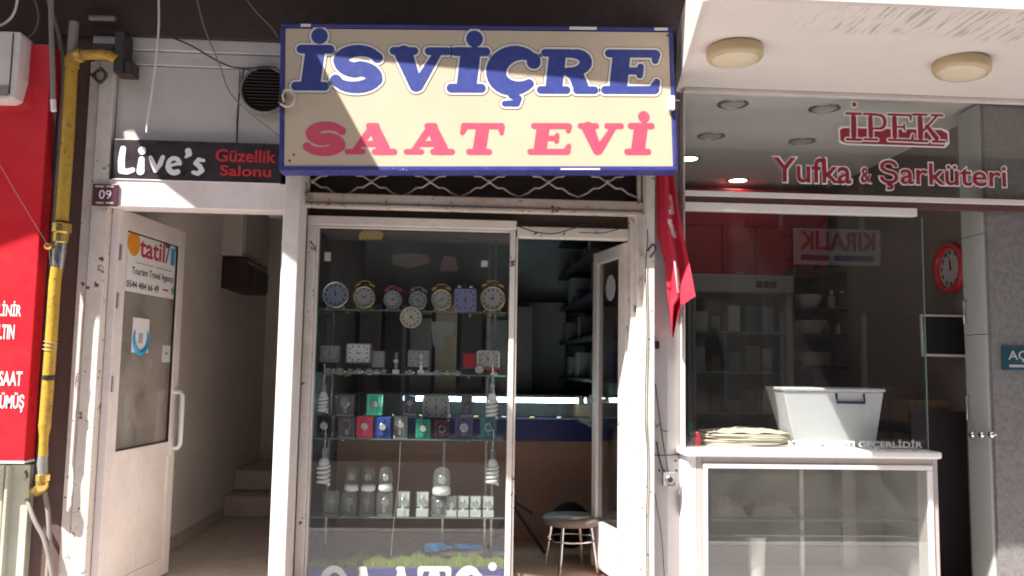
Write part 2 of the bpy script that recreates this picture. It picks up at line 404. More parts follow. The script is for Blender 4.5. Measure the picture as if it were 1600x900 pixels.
# ------------------------------------------------------------------ lettering
def arc(cx, cy, rx, ry, a0, a1, n=14):
    return [(cx+rx*math.cos(math.radians(a0+(a1-a0)*i/n)), cy+ry*math.sin(math.radians(a0+(a1-a0)*i/n))) for i in range(n+1)]
def lin(a, b, n): return [a+(b-a)*i/(n-1) for i in range(n)]
def fat_glyphs():
    s = .062
    def st(x, top=True, bot=True, r=.135, w=.20):
        o = [([(x,.19),(x,.81)], [r,r])]
        if bot: o.append(([(x-w,s),(x+w,s)], [s,s]))
        if top: o.append(([(x-w,1-s),(x+w,1-s)], [s,s]))
        return o
    G = {}
    G['I'] = (.52, st(.26))
    G['İ'] = (.52, st(.26) + [([(.29,1.25),(.29,1.2505)], [.115,.115])])
    sp = arc(.47,.70,.27,.235,25,180,9) + arc(.47,.74,.27,.27,195,262,5) + arc(.46,.26,.29,.25,80,0,6) + arc(.46,.30,.29,.235,-10,-160,9)
    n = len(sp); rr = [.068+.046*math.sin(math.pi*i/(n-1)) for i in range(n)]
    G['S'] = (.94, [(sp, rr), ([(.72,.80),(.74,.77)], [.075,.08]), ([(.19,.21),(.17,.24)], [.08,.08])])
    G['V'] = (1.0, [([(.235,.86),(.50,.11)], [.14,.10]), ([(.80,.92),(.53,.11)], [.06,.09]), ([(.06,1-s),(.40,1-s)], [s,s]), ([(.64,1-s),(.95,1-s)], [s,s])])
    cp = arc(.50,.50,.35,.41,48,312,22); m_ = len(cp)
    rc = [.075+.085*math.sin(math.pi*i/(m_-1)) for i in range(m_)]
    G['C'] = (.93, [(cp, rc), ([(.77,.77),(.77,.70)], [.10,.11])])
    G['Ç'] = (.93, G['C'][1] + [([(.48,.02),(.45,-.09),(.58,-.15),(.56,-.26),(.36,-.27)], [.05,.04,.055,.055,.045])])
    G['R'] = (1.02, st(.26, w=.22) + [([(.26,.92),(.55,.92)]+arc(.56,.71,.20,.205,85,-85,9)+[(.30,.49)], [.06,.07]+lin(.08,.10,5)+lin(.10,.07,5)+[.05]), ([(.50,.48),(.62,.40),(.71,.17)], [.08,.12,.125]), ([(.66,s),(.96,s)], [s,s])])
    G['P'] = (.88, st(.26, w=.22) + [([(.26,.92),(.55,.92)]+arc(.56,.68,.20,.235,85,-85,9)+[(.30,.44)], [.06,.07]+lin(.08,.10,5)+lin(.10,.07,5)+[.05])])
    G['E'] = (.92, st(.26, w=.20) + [([(.2,1-s),(.78,1-s)], [s,s]), ([(.80,.92),(.80,.77)], [.07,.05]), ([(.3,.52),(.56,.52)], [.055,.055]), ([(.58,.62),(.58,.42)], [.05,.05]), ([(.2,s),(.80,s)], [s,s]), ([(.83,.09),(.86,.26)], [.08,.05])])
    G['A'] = (1.02, [([(.47,.90),(.20,.08)], [.075,.06]), ([(.51,.86),(.755,.17)], [.11,.135]), ([(.30,.33),(.72,.33)], [.06,.06]), ([(.06,s),(.36,s)], [s*.9]*2), ([(.60,s),(.98,s)], [s]*2), ([(.40,1-s),(.55,1-s)], [s]*2)])
    G['T'] = (.94, st(.47, top=False) + [([(.12,1-s),(.82,1-s)], [s,s]), ([(.10,.92),(.07,.70)], [.08,.045]), ([(.84,.92),(.87,.70)], [.08,.045])])
    G['K'] = (1.02, st(.26) + [([(.36,.42),(.76,.90)], [.06,.06]), ([(.46,.56),(.74,.18)], [.10,.13]), ([(.62,1-s),(.94,1-s)], [s]*2), ([(.62,s),(.98,s)], [s]*2)])
    return G
def brush_glyphs():
    G = {}
    G['L'] = (.72, [([(.18,.92),(.14,.5),(.17,.14),(.40,.10),(.62,.17)], [.11,.13,.13,.11,.10])])
    G['i'] = (.30, [([(.15,.56),(.14,.12)], [.09,.12]), ([(.15,.88),(.155,.85)], [.12,.11])])
    G['v'] = (.62, [([(.10,.58),(.20,.36),(.30,.10)], [.07,.09,.08]), ([(.52,.60),(.44,.34),(.30,.10)], [.08,.09,.07])])
    G['e'] = (.62, [([(.16,.30),(.46,.40)]+arc(.32,.36,.19,.22,10,180,8)+arc(.34,.32,.21,.25,190,300,8), [.05,.06]+[.075]*9+[.095]*9)])
    G["'"] = (.28, [([(.14,.88),(.17,.78),(.08,.66)], [.10,.09,.04])])
    G['s'] = (.52, [([(.42,.55),(.24,.58),(.15,.45),(.30,.33),(.38,.19),(.24,.08),(.08,.12)], [.06,.075,.085,.09,.09,.08,.07])])
    return G
FAT, BRUSH = fat_glyphs(), brush_glyphs()
def sdf(strokes, X, Y):
    d = np.full(X.shape, 9.0)
    for pts, rs in strokes:
        for (a, b, ra, rb) in zip(pts[:-1], pts[1:], rs[:-1], rs[1:]):
            dx, dy = b[0]-a[0], b[1]-a[1]; l2 = dx*dx+dy*dy+1e-12
            t = np.clip(((X-a[0])*dx+(Y-a[1])*dy)/l2, 0, 1)
            d = np.minimum(d, np.hypot(X-a[0]-t*dx, Y-a[1]-t*dy)-(ra+t*(rb-ra)))
    return d
def fill(mb, fr, D, xs, ys, w):
    """region D<0 as flat polygons on the frame, w above its plane"""
    ny, nx = D.shape
    ins = D < 0
    full = ins[:-1,:-1] & ins[1:,:-1] & ins[:-1,1:] & ins[1:,1:]
    anyi = ins[:-1,:-1] | ins[1:,:-1] | ins[:-1,1:] | ins[1:,1:]
    for j in range(ny-1):
        i = 0
        while i < nx-1:
            if full[j,i]:
                k = i
                while k < nx-1 and full[j,k]: k += 1
                mb.add([fr.at(xs[i],ys[j],w), fr.at(xs[k],ys[j],w), fr.at(xs[k],ys[j+1],w), fr.at(xs[i],ys[j+1],w)], [(0,1,2,3)])
                i = k; continue
            if anyi[j,i]:
                cs = [(i,j),(i+1,j),(i+1,j+1),(i,j+1)]; poly = []
                for q in range(4):
                    a, b = cs[q], cs[(q+1)%4]
                    da, db = D[a[1],a[0]], D[b[1],b[0]]
                    if da < 0: poly.append((xs[a[0]], ys[a[1]]))
                    if (da < 0) != (db < 0):
                        t = da/(da-db); poly.append((xs[a[0]]+t*(xs[b[0]]-xs[a[0]]), ys[a[1]]+t*(ys[b[1]]-ys[a[1]])))
                if len(poly) > 2: mb.add([fr.at(p[0],p[1],w) for p in poly], [tuple(range(len(poly)))])
            i += 1
def word(fr, items, font, levels, shear=0.0, res=.004, rscale=1.0):
    """items: (char, x0, x1, ytop, ybottom) in photo pixels; levels: (grow in m, height above plane); one MB per level"""
    mbs = [MB() for _ in levels]
    for ch, x0, x1, y0, y1 in items:
        a, b = fr.px(x0, (y0+y1)/2), fr.px(x1, (y0+y1)/2)
        v0, v1 = fr.px((x0+x1)/2, y1)[1], fr.px((x0+x1)/2, y0)[1]
        wid, st = font[ch]; H = v1-v0; W = abs(b[0]-a[0]); ux = min(a[0], b[0])
        lo = min(p[0]-r for pts, rs in st for p, r in zip(pts, rs) if p[1] <= 1.05); hi = max(p[0]+r for pts, rs in st for p, r in zip(pts, rs) if p[1] <= 1.05)
        kx = (W-abs(shear)*H*.9)/(hi-lo); kr = (kx*.6+H*.4)*rscale
        st2 = [([(ux+(p[0]-lo)*kx+shear*p[1]*H, v0+p[1]*H) for p in pts], [r*kr for r in rs]) for pts, rs in st]
        g = max(l[0] for l in levels)+2*res
        allp = [p for pts, _ in st2 for p in pts]; rm = max(r for _, rs in st2 for r in rs)+g
        xs = np.arange(min(p[0] for p in allp)-rm, max(p[0] for p in allp)+rm, res)
        ys = np.arange(min(p[1] for p in allp)-rm, max(p[1] for p in allp)+rm, res)
        X, Y = np.meshgrid(xs, ys); D = sdf(st2, X, Y)
        for mb, (grow, w) in zip(mbs, levels): fill(mb, fr, D-grow, xs, ys, w)
    return mbs
def text(name, s, fr, box, m, parent, w=.002, bold=0.0, keep=False, shear=0.0):
    """type fitted to a photo-pixel box lying on the frame"""
    c = bpy.data.curves.new('t', 'FONT'); c.body = s; c.offset = bold; c.shear = shear; c.resolution_u = 3
    o = bpy.data.objects.new('t', c); COL.objects.link(o)
    bpy.context.view_layer.update()
    dg = bpy.context.evaluated_depsgraph_get()
    me = bpy.data.meshes.new_from_object(o.evaluated_get(dg))
    bpy.data.objects.remove(o); bpy.data.curves.remove(c)
    n = len(me.vertices); co = np.empty(n*3); me.vertices.foreach_get('co', co); co = co.reshape(-1,3)
    mn, mx = co.min(0), co.max(0)
    x0, y0, x1, y1 = box
    u0_, u1_ = fr.px(x0,(y0+y1)/2)[0], fr.px(x1,(y0+y1)/2)[0]
    v0_, v1_ = fr.px((x0+x1)/2,y1)[1], fr.px((x0+x1)/2,y0)[1]
    if u1_ < u0_: pass
    vs = [fr.at(u0_+(p[0]-mn[0])/(mx[0]-mn[0])*(u1_-u0_), v0_+(p[1]-mn[1])/(mx[1]-mn[1])*(v1_-v0_), w) for p in co]
    mb = MB(); mb.add(vs, [tuple(p.vertices) for p in me.polygons])
    bpy.data.meshes.remove(me)
    return obj(name, mb, m, parent, recalc=False)
def fpanel(fr, box, w0, w1):
    x0, y0, x1, y1 = box
    a, b = fr.px(x0,(y0+y1)/2)[0], fr.px(x1,(y0+y1)/2)[0]
    c, d = fr.px((x0+x1)/2,y1)[1], fr.px((x0+x1)/2,y0)[1]
    return MB().fbox(fr, min(a,b), max(a,b), min(c,d), max(c,d), w0, w1)

# ------------------------------------------------------------------ setting: ground, street, opposite side
def PZ(px, py, z):
    d = ray(px, py); return CAM + d*((z-CAM.z)/d.z)
structure('ground', MB().box(-400,400,-400,400,-.5,-.16), M['ground'])
structure('road', MB().box(-60,60,-9.0,-2.15,-.159,-.12), M['asphalt'])
structure('pavement', MB().box(-30,30,-2.0,-.02,-.155,0.0), M['pavement'])
structure('kerb', MB().box(-30,30,-2.15,-2.005,-.155,.005), M['marble'], .01)
structure('far_pavement', MB().box(-30,30,-11.5,-9.0,-.155,0.0), M['pavement'])

SOF_Z = P(1330,150,0).z
PX = lambda px, Y=0.0, py=450: P(px, py, Y).x
X_POSTL0, X_POSTL1 = PX(122), PX(164)
X_JAMB = PX(177)
X_HALL0, X_HALL1 = -1.90, PX(436)
X_MID0, X_MID1 = PX(432,-.15), PX(463,-.15)
X_DISP0, X_DISP1 = PX(475,.12), PX(804,.12)
X_DOOR1 = PX(985,.12)
X_RP0, X_RP1 = PX(1010,-.08), PX(1023,-.08)
X_PIL1 = PX(1067)
X_DELI1 = 3.02

# ------------------------------------------------------------------ the building
B = thing('shop_building', (0,0,0), 'building with brown beam, white clad walls and unseen shadow-cut balcony slab above the row of shops', 'building')
zb = P(300,58,-.05).z
obj('beam', MB().box(PX(60),PX(1061),-.05,.35,zb,3.5), M['brown'], B)
# unseen balcony slab, its street edge cut to cast the wanted shadow lines
HS = 3.55
def S(px, py, Y):
    p = P(px, py, Y); t = (HS-p.z)/(-SUN.z); q = p - SUN*t; return (q.x, q.y)
sA0, sA, sB = S(210,205,0), S(252,284,-.045), S(301,322,-.045)          # slanted shadow edge wanted on the lintel
sC, sD = S(466,85,-.3), S(566,268,-.3)             # shadow edge wanted on the big sign
sE = S(1052,131,-.3); sE = (sE[0]+.24, sE[1]-.02)
def meet(a, b, c, d):
    a, b, c, d = map(Vector, (a, b, c, d)); r = b-a; q = d-c
    k = r.x*q.y-r.y*q.x; t = ((c-a).x*q.y-(c-a).y*q.x)/k
    return tuple(a+r*t)
tip = meet(sA, sB, sC, sD)
sL0, sL1 = S(186,203,0), S(180,330,-.045)
red0, red1 = S(0,388,-.15), S(58,367,-.15)
poly = [(-9,.0), (-9,red0[1]-.02), red0, red1, S(152,500,-.035), S(170,492,-.035), sL1, sL0, sA0, sA, tip, sC, sE, (sE[0]+.02, -.30), (6,-.30), (6,0)]
obj('balcony_shadow_slab', MB().prism([(x,y,HS) for x, y in poly], (0,0,.16)), M['brown'], B)
obj('upper_band', MB().box(PX(1061)+.002,6,.0,.3,SOF_Z+.11,3.54), M['brown'], B)
obj('upper_wall', MB().box(-9,6,0,.3,3.71,9.0), M['opp'], B)
# white panels over the hall entrance
xl, xr = PX(146,-.01,90), PX(470,-.01,90)
x0,x1,z0,z1 = XZ(145,58,432,80,-.03); obj('trim', MB().box(xl,xr,-.03,.05,z0,zb-.002), M['white'], B, .004)
zt = z0-.004
x0,x1,z0,z1 = XZ(145,80,432,103,-.015); obj('trim', MB().box(xl+.01,xr,-.015,.05,z0,zt), M['white'], B, .003)
zt = z0-.004
zl = P(300,222,0).z
obj('cladding_panel', MB().box(PX(183,0,160),PX(372,0,160),0,.05,zl,zt), M['panel'], B, .002)
obj('cladding_panel', MB().box(PX(374,0,160),X_MID1+.02,0,.05,zl,zt), M['panel'], B, .002)
obj('backing', MB().box(X_POSTL0,X_MID1+.02,.052,.10,zl-.25,zb), M['black'], B)
zll = P(310,328,0).z; zlt = P(310,286,0).z
obj('lintel', MB().box(X_POSTL1+.004,X_MID0+.05,-.045,.10,zll,zlt-.002), M['pinkwhite'], B, .003)
# left post of the hall entrance, in two strips, and the recessed jamb
xm = PX(138)
obj('post', MB().box(X_POSTL0,xm-.003,-.02,.12,0,zt+.01), M['white_chip'], B, .004)
obj('post', MB().box(xm+.003,X_POSTL1,-.035,.12,0,zt+.01), M['white_chip'], B, .004)
obj('jamb', MB().box(X_POSTL1+.002,X_JAMB,.03,.12,.02,zll), M['pinkwhite'], B, .003)
obj('pilaster', MB().box(PX(58),X_POSTL0-.002,.0,.35,0,zb-.002), M['brown_wall'], B)
obj('wall', MB().box(-6,PX(58)-.002,.03,.35,0,3.5), M['brown_wall'], B)
# middle post
zm = P(450,268,-.12).z
obj('post', MB().box(X_MID0+.022,X_MID1,-.15,.10,0,zm+.35), M['white'], B, .004)
obj('post_strip', MB().box(X_MID0,X_MID0+.02,-.07,.10,0,zll), M['pinkwhite'], B, .003)
obj('gap_filler', MB().box(X_MID1+.001,X_DISP0-.004,.05,.20,0,zb-.01), M['brown'], B)
# right jamb, post and pillar
xa, xb_ = PX(985,.05), PX(993,.05)
obj('jamb', MB().box(xa,xb_,.04,.16,.1,2.14), M['white_chip'], B, .003)
obj('jamb', MB().box(PX(994.5,.02),PX(1006,.02),.015,.16,.1,2.16), M['white_chip'], B, .003)
obj('backing', MB().box(xa+.02,X_RP1,.162,.24,0,zb), M['brown'], B)
obj('post', MB().box(X_RP0,X_RP1,-.08,.10,0,zb-.01), M['white_chip'], B, .003)
xs0, xs1, xs2 = X_RP1+.002, PX(1043), PX(1064,.07)
zsm = P(1045,712,0).z
for (za_, zb_, o_) in ((zsm+.004, SOF_Z+.3, 0.0), (0.0, zsm, -.004)):
    obj('pillar', MB().prism([(xs0,o_,za_),(xs1,o_,za_),(xs2,.07+o_,za_),(xs2,.16,za_),(xs0,.16,za_)], (0,0,zb_-za_)), mat('grey_metal_panel', (.44,.41,.405), .4, dirt=.2, dscale=2, dcol=(.28,.25,.24)), B, .002)
obj('window_jamb', MB().box(xs2+.001,X_PIL1+.002,-.012,.16,0,SOF_Z-.003), M['alu'], B, .002)
# interior walls, ceilings
XP0, XP1 = X_HALL1, X_DISP0-.03
obj('hall_wall', MB().box(X_HALL0-.12,X_HALL0,.36,4.1,.0,2.7), M['hallwall'], B)
obj('hall_wall', MB().box(X_HALL0-.12,X_JAMB-.012,.125,.18,.0,2.7), M['hallwall'], B)
obj('hall_wall', MB().box(X_HALL0-.12,X_HALL0,.181,.359,.0,2.7), M['hallwall'], B)
obj('hall_wall', MB().box(X_HALL0,XP0,4.0,4.12,.0,2.7), M['hallwall'], B)
obj('partition_wall', MB().box(XP0,XP0+.06,.13,4.1,.0,2.7), M['hallwall'], B)
obj('ceiling', MB().box(X_HALL0-.12,XP0,.11,4.12,2.72,2.8), M['hallwall'], B)
obj('shop_wall', MB().box(XP0+.062,XP0+.10,.3,2.9,0,2.7), M['shop_side'], B)
obj('shop_wall', MB().box(XP0,X_PIL1,2.9,3.0,0,2.7), M['shop_back'], B)
obj('partition_wall', MB().box(X_PIL1-.10,X_PIL1-.062,.25,2.9,0,2.7), M['shop_side'], B)
obj('partition_wall', MB().box(X_PIL1-.06,X_PIL1,.17,2.9,0,SOF_Z+.1), M['deli_wall'], B)
obj('ceiling', MB().box(XP0,X_PIL1-.062,.14,3.0,2.5,2.6), M['shop_side'], B)
obj('deli_wall', MB().box(X_PIL1,X_DELI1+.1,2.75,2.85,0,SOF_Z+.1), M['deli_wall'], B)
obj('deli_wall', MB().box(X_DELI1,X_DELI1+.1,.02,2.75,0,SOF_Z+.1), M['deli_wall'], B)
obj('ceiling', MB().box(X_PIL1,X_DELI1+.1,.012,2.85,SOF_Z+.012,SOF_Z+.1), M['ceil_in'], B)
structure('hall_floor', MB().box(X_HALL0,XP0,.0,4.0,-.01,.02), M['hallfloor'])
structure('shop_floor', MB().box(XP0+.06,X_PIL1-.06,.0,3.0,-.01,.10), M['tan'])
structure('deli_floor', MB().box(X_PIL1,X_DELI1+.1,-.02,2.85,-.01,.05), M['tile'])
# granite column at the right
obj('granite_column', MB().box(2.862,4.2,.008,.033,0,SOF_Z-.003), M['granite'], B)
# white soffit over the deli, with its lit street edge
fl, frt = PZ(1112,-12,SOF_Z), PZ(1600,20,SOF_Z)
bk = P(1062,140,0)
Yf = PZ(1425,10,SOF_Z).y
sp = [(bk.x,.01), (fl.x,Yf), (5.2,Yf), (5.2,.01)]
SF = thing('deli_canopy', (2.0,0,SOF_Z), 'white plastered canopy ceiling with sunlit street edge over the delicatessen front', 'canopy')
obj('soffit', MB().prism([(x,y,SOF_Z) for x, y in sp], (0,0,.10)), M['soffit'], SF)
obj('fascia', MB().box(fl.x,5.2,Yf-.03,Yf-.001,SOF_Z-.006,SOF_Z+.32), M['white'], SF)
a_, b_ = Vector((bk.x,0,0)), Vector((fl.x,Yf,0)); nn = (b_-a_).normalized(); side = Vector((nn.y,-nn.x,0)); side = side if side.x < 0 else -side
obj('end_board', MB().prism([(a_.x,a_.y,SOF_Z-.012),(b_.x,b_.y,SOF_Z-.012),(b_.x+side.x*.02,b_.y+side.y*.02,SOF_Z-.012),(a_.x+side.x*.02,a_.y+side.y*.02,SOF_Z-.012)], (0,0,.30)), M['white'], SF)
x0 = bk.x
obj('cornice_strip', MB().box(X_PIL1,PX(1600)+.5,-.055,-.012,SOF_Z-.022,SOF_Z-.002), M['white'], SF, .002)

# ------------------------------------------------------------------ opposite side of the street (seen in the panes)
O = thing('opposite_building', (0,-11.6,0), 'ochre building across the street mirrored in the shop panes', 'building')
obj('wall', MB().box(-24,24,-12.1,-11.6,0,7.5), M['opp'], O)
for i in range(12):
    for zz in (.4, 4.0):
        xx = -21+i*3.6
        w_ = obj('window', MB().box(xx,xx+1.9,-11.59,-11.55,zz,zz+2.0), M['opp_win'], O)
        obj('jamb', MB().box(xx-.08,xx-.001,-11.6,-11.52,zz,zz+2.0), M['white'], w_); obj('jamb', MB().box(xx+1.901,xx+1.98,-11.6,-11.52,zz,zz+2.0), M['white'], w_)
cA, cB = P(1240,356,11.5), P(1376,416,11.5)         # mirrored in the pane plane Y=0
KB = thing('rent_banner', ((cA.x+cB.x)/2,-11.55,cB.z), 'pale banner for rent across the street, seen reversed in the delicatessen pane', 'banner')
obj('sheet', MB().box(cA.x,cB.x,-11.545,-11.50,cB.z,cA.z), mat('faded_banner', (.85,.80,.78), .6), KB)
def plain_text(name, s, x0, x1, z0, z1, Y, m, parent, bold=0.0, flip=False):
    c = bpy.data.curves.new('t','FONT'); c.body = s; c.offset = bold; c.resolution_u = 3
    o = bpy.data.objects.new('t', c); COL.objects.link(o); bpy.context.view_layer.update()
    me = bpy.data.meshes.new_from_object(o.evaluated_get(bpy.context.evaluated_depsgraph_get()))
    bpy.data.objects.remove(o); bpy.data.curves.remove(c)
    co = np.array([v.co[:] for v in me.vertices]); mn, mx = co.min(0), co.max(0)
    mb = MB(); vs = []
    for p in co:
        t = (p[0]-mn[0])/(mx[0]-mn[0]); t = 1-t if flip else t
        vs.append((x0+t*(x1-x0), Y, z0+(p[1]-mn[1])/(mx[1]-mn[1])*(z1-z0)))
    mb.add(vs, [tuple(p.vertices) for p in me.polygons]); bpy.data.meshes.remove(me)
    return obj(name, mb, m, parent, recalc=False)
hb = cA.z-cB.z; wb = cB.x-cA.x
plain_text('lettering', 'KIRALIK', cA.x+.06*wb, cB.x-.06*wb, cB.z+.40*hb, cA.z-.08*hb, -11.49, M['red_print'], KB, .03, True)
obj('number_line', MB().box(cA.x+.08*wb, cA.x+.40*wb, -11.499, -11.49, cB.z+.12*hb, cB.z+.27*hb).box(cA.x+.46*wb, cB.x-.08*wb, -11.499, -11.49, cB.z+.12*hb, cB.z+.27*hb), M['navy'], KB)

# ------------------------------------------------------------------ left: red sign, gas pipe, cables
YR = -.15
RS = thing('gold_buying_sign', P(0,718,YR), 'tall red shop sign with white capital lettering at the left edge', 'sign')
x1 = (P(77,70,YR).x+P(43,718,YR).x)/2; z1 = P(40,68,YR).z; z0 = P(20,720,YR).z
obj('face', MB().box(x1-1.1,x1,YR,YR+.13,z0,z1), M['red'], RS, .004)
obj('edge_trim', MB().box(x1-1.1,x1+.003,YR-.004,YR+.10,z0-.012,z0-.001), M['white_print'], RS)
FR_ = wallframe(YR)
text('lettering','ALİNİR',FR_,(-12,470,34,494),M['white_print'],RS,.003,.02)
text('lettering','ALTIN',FR_,(-11,507,23,530),M['white_print'],RS,.003,.02)
text('lettering','SAAT',FR_,(-1,580,35,603),M['white_print'],RS,.003,.02)
text('lettering','GÜMÜŞ',FR_,(-10,613,38,644),M['white_print'],RS,.003,.02)
# pale shutter frame below the red sign
SG = thing('shutter_frame', P(20,900,-.05), 'pale greenish metal shutter frame below the red sign', 'frame')
mgreen = mat('pale_green_paint', (.52,.52,.42), .5, dirt=.4, dscale=4, dcol=(.26,.22,.16), chips=.3)
obj('guide_rail', MB().box(PX(-30,-.06,800),PX(2,-.06,800),-.06,.02,0,z0-.03), mgreen, SG, .004)
obj('guide_rail', MB().box(PX(4,-.09,800),PX(9,-.09,800),-.09,.02,0,z0-.03), mgreen, SG, .003)
obj('panel', MB().box(PX(10,-.05,800),PX(43,-.05,800),-.05,.029,0,z0-.03), mgreen, SG, .004)
# floodlight housing
FL = thing('floodlight_housing', P(0,155,-.25), 'yellowed white plastic lamp housing mounted above the red sign', 'lamp')
x0,x1_,z0_,z1_ = XZ(-45,48,30,156,-.25)
hp = [(x0,z1_),(x1_-.006,z1_),(x1_,z1_-.02),(x1_-.002,z0_+.12),(x1_-.022,z0_+.02),(x1_-.05,z0_+.004),(x0,z0_)]
obj('housing', MB().prism([(x,-.25,z) for x, z in hp], (0,.13,0)), M['white'], FL, .006)
gx = PX(16,-.255,100); obj('groove', MB().box(gx,gx+.006,-.2525,-.24,z0_+.03,z1_-.01), M['black'], FL)
g = XZ(-20,133,13,149,-.252); obj('vent_inset', MB().box(g[0],g[1],-.2535,-.24,g[2],g[3]), M['cable_grey'], FL)
obj('bracket', MB().box(x0+.02,x0+.08,-.119,.03,z1_-.2,z1_-.1), M['steel'], FL)
# gas pipe
GP = thing('gas_pipe', P(66,770,-.10), 'yellow gas pipe with elbow, coupling and valve beside the red sign', 'pipe')
Yp = -.13; rp = 9.3/scale_at(Yp)
def pz(px, py): return P(px, py, Yp)
obj('upright', MB().tube([pz(112,100),pz(107,200),pz(98,330),pz(97,345)], rp, 14), M['yellow'], GP)
el_ = [pz(112,106),pz(112,98),pz(114,92),pz(120,88),pz(128,86)]
obj('elbow', MB().tube(spline(el_,5), rp*1.18, 14), M['yellow'], GP)
obj('branch', MB().tube([pz(124,86),pz(160,85),pz(172,87),pz(182,93)], rp*.86, 12), M['yellow'], GP)
obj('stub', MB().tube([pz(112,92),pz(114,60),pz(116,35)], rp*.8, 12), M['cable_grey'], GP)
obj('coupling', MB().lathe(pz(97,352),(-.04,0,-1),[(rp*1.1,-.012),(rp*1.5,-.008),(rp*1.5,.035),(rp*1.2,.04),(rp*1.2,.085),(rp*.95,.09)],10,False), M['brass'], GP, .002)
obj('valve_body', MB().tube([pz(95,378),pz(92,395),pz(90,420)], [rp*.95,rp*1.1,rp*.9], 12), M['steel'], GP)
vb = obj('valve_lever', MB().tube([pz(80,382),pz(80,398),pz(81,418)], [.013,.012,.008], 8), M['chrome'], GP)
obj('valve_spindle', MB().lathe(pz(80,386)+Vector((0,-.03,0)),(0,-1,0),[(.018,-.01),(.018,.01),(.009,.014)],10), M['brass'], GP)
obj('lower_pipe', MB().tube([pz(89,418),pz(86,440),pz(78,560),pz(70,665)], [rp*.95,rp*.92,rp*.92,rp*.92], 14), M['yellow'], GP)
obj('reducer', MB().tube([pz(70,664),pz(69,680),pz(68,695),pz(67.5,712)], [rp*.95,rp*.72,rp*.66,rp*.74], 12), M['yellow'], GP)
obj('flexible_hose', MB().tube([pz(67.5,711),pz(66,725),pz(67,742)], [rp*.72,rp*.78,rp*.72], 12), M['hose'], GP)
obj('brass_nut', MB().lathe(pz(67,747),(0,0,-1),[(rp*.9,-.02),(rp*1.1,-.016),(rp*1.1,.012),(rp*.95,.016)],8,False), M['brass'], GP, .002)
obj('brass_elbow', MB().tube(spline([pz(66,752),pz(65.5,760),P(60,766,-.07),P(50,766,.02)],5), rp*.95, 12), M['brass'], GP)
tp = pz(76.5,590); obj('tape_band', MB().lathe(tp,(.02,0,1),[(rp*.97,-.012),(rp*.99,-.01),(rp*.99,.01),(rp*.97,.012)],14), M['black'], GP)
wpts = []
for i in range(60):
    t = i/59; c = pz(80-t*3,530+t*18); a = t*6*math.pi
    wpts.append(c+Vector((math.cos(a)*rp*1.05, math.sin(a)*rp*1.05, 0)))
obj('wire_wrap', MB().tube(wpts, .0016, 5), M['galv'], GP)
# steel bracket with pipe stub at the top left
BR = thing('wall_bracket', P(190,110,-.10), 'dark iron wall bracket under the brown beam where the yellow pipe ends', 'bracket')
g = XZ(178,48,194,112,-.14); obj('plate', MB().box(g[0],g[1],-.14,-.03,g[2],g[3]), M['maildark'], BR, .004)
g = XZ(180,95,208,116,-.12); obj('foot', MB().box(g[0],g[1],-.13,-.032,g[2],g[3]), M['maildark'], BR, .006)
g = XZ(146,70,180,80,-.10); obj('arm', MB().box(g[0],g[1],-.12,-.052,g[2],g[3]), M['maildark'], BR, .003)
obj('pipe_stub', MB().tube([P(140,28,-.09),P(180,29,-.09)], .014, 10), M['cable_grey'], BR)
# cables
def cable(name, pts, r, m, label, Y=-.1, n=8):
    return single(name, MB().tube(pxline(pts,Y,n), r, 7), M[m] if isinstance(m,str) else m, label, 'cable')
cable('white_cable', [(-12,44),(8,36),(22,20),(29,-8)], .006, 'cable_white', 'white cable loop above the lamp housing in the top left corner', -.22)
cable('thin_cable', [(40,62),(54,50),(60,28),(56,6),(48,-10)], .004, 'cable_grey', 'thin greyish cable curling right of the lamp housing', -.10)
cable('grey_cable', [(80,-20),(80,40),(82,100),(83,156)], .0125, 'cable_grey', 'straight grey cable with a white sleeve at its end', -.18)
single('cable_sleeve', MB().tube([P(83,156,-.18),P(84,174,-.18)], .013, 10), M['white_print'], 'short white plastic sleeve on the end of the straight grey cable', 'sleeve')
cable('bent_cable', [(70,-15),(82,20),(92,55),(97,95),(97,150),(92,210),(88,280),(82,380)], .011, 'cable_grey', 'thick grey cable bending down behind the yellow gas pipe', -.05)
cable('black_cable', [(86,174,-.17),(86,200,-.12),(82,300,-.05),(74,430,-.05),(66,560,-.05),(58,700,-.05),(52,760,-.05)], .007, 'cable_black', 'black cable running down between red sign and gas pipe', -.05)
cable('lower_cable', [(40,762,.0),(44,785,-.05),(55,815,-.07),(68,840,-.07),(76,870,-.07),(84,915,-.07)], .0115, 'cable_grey', 'grey cable leaving the wall hole and sloping right at the bottom left', -.06)
cable('lower_cable', [(70,768,-.04),(75,800,-.05),(77,840,-.05),(76,870,-.05),(73,915,-.05)], .0115, 'cable_grey', 'grey cable hanging straight down below the brass elbow', -.05)
cable('guy_wire', [(-6,248,-.25),(35,318,-.2),(76,385,-.14)], .0014, 'galv', 'thin wire slanting across the red sign to the gas valve', -.2)
cable('hanging_wire', [(248,-10),(248,40),(244,90),(238,140),(231,185),(229,207)], .0052, 'cable_white', 'white wire dangling in front of the panel above the salon sign', -.24)
cable('crossing_wire', [(305,-12),(320,45),(342,98),(358,142),(385,172),(412,194),(436,212)], .0034, 'cable_grey', 'thin wire falling from the beam to the left side of the big sign', -.12)
cable('dark_wire', [(268,58),(300,72),(340,95),(372,106),(432,105)], .0045, 'cable_black', 'dark wire sagging along the white trim towards the round vent', -.06)
cable('drop_wire', [(381,108),(375,140),(371,180),(370,223)], .0042, 'cable_black', 'black wire dropping from the round vent to the salon sign', -.035)
cable('short_wire', [(380,-8),(400,18),(425,44),(434,58)], .0025, 'cable_grey', 'short thin wire reaching the top left corner of the big sign', -.12)
cl = []
rr = random.Random(3)
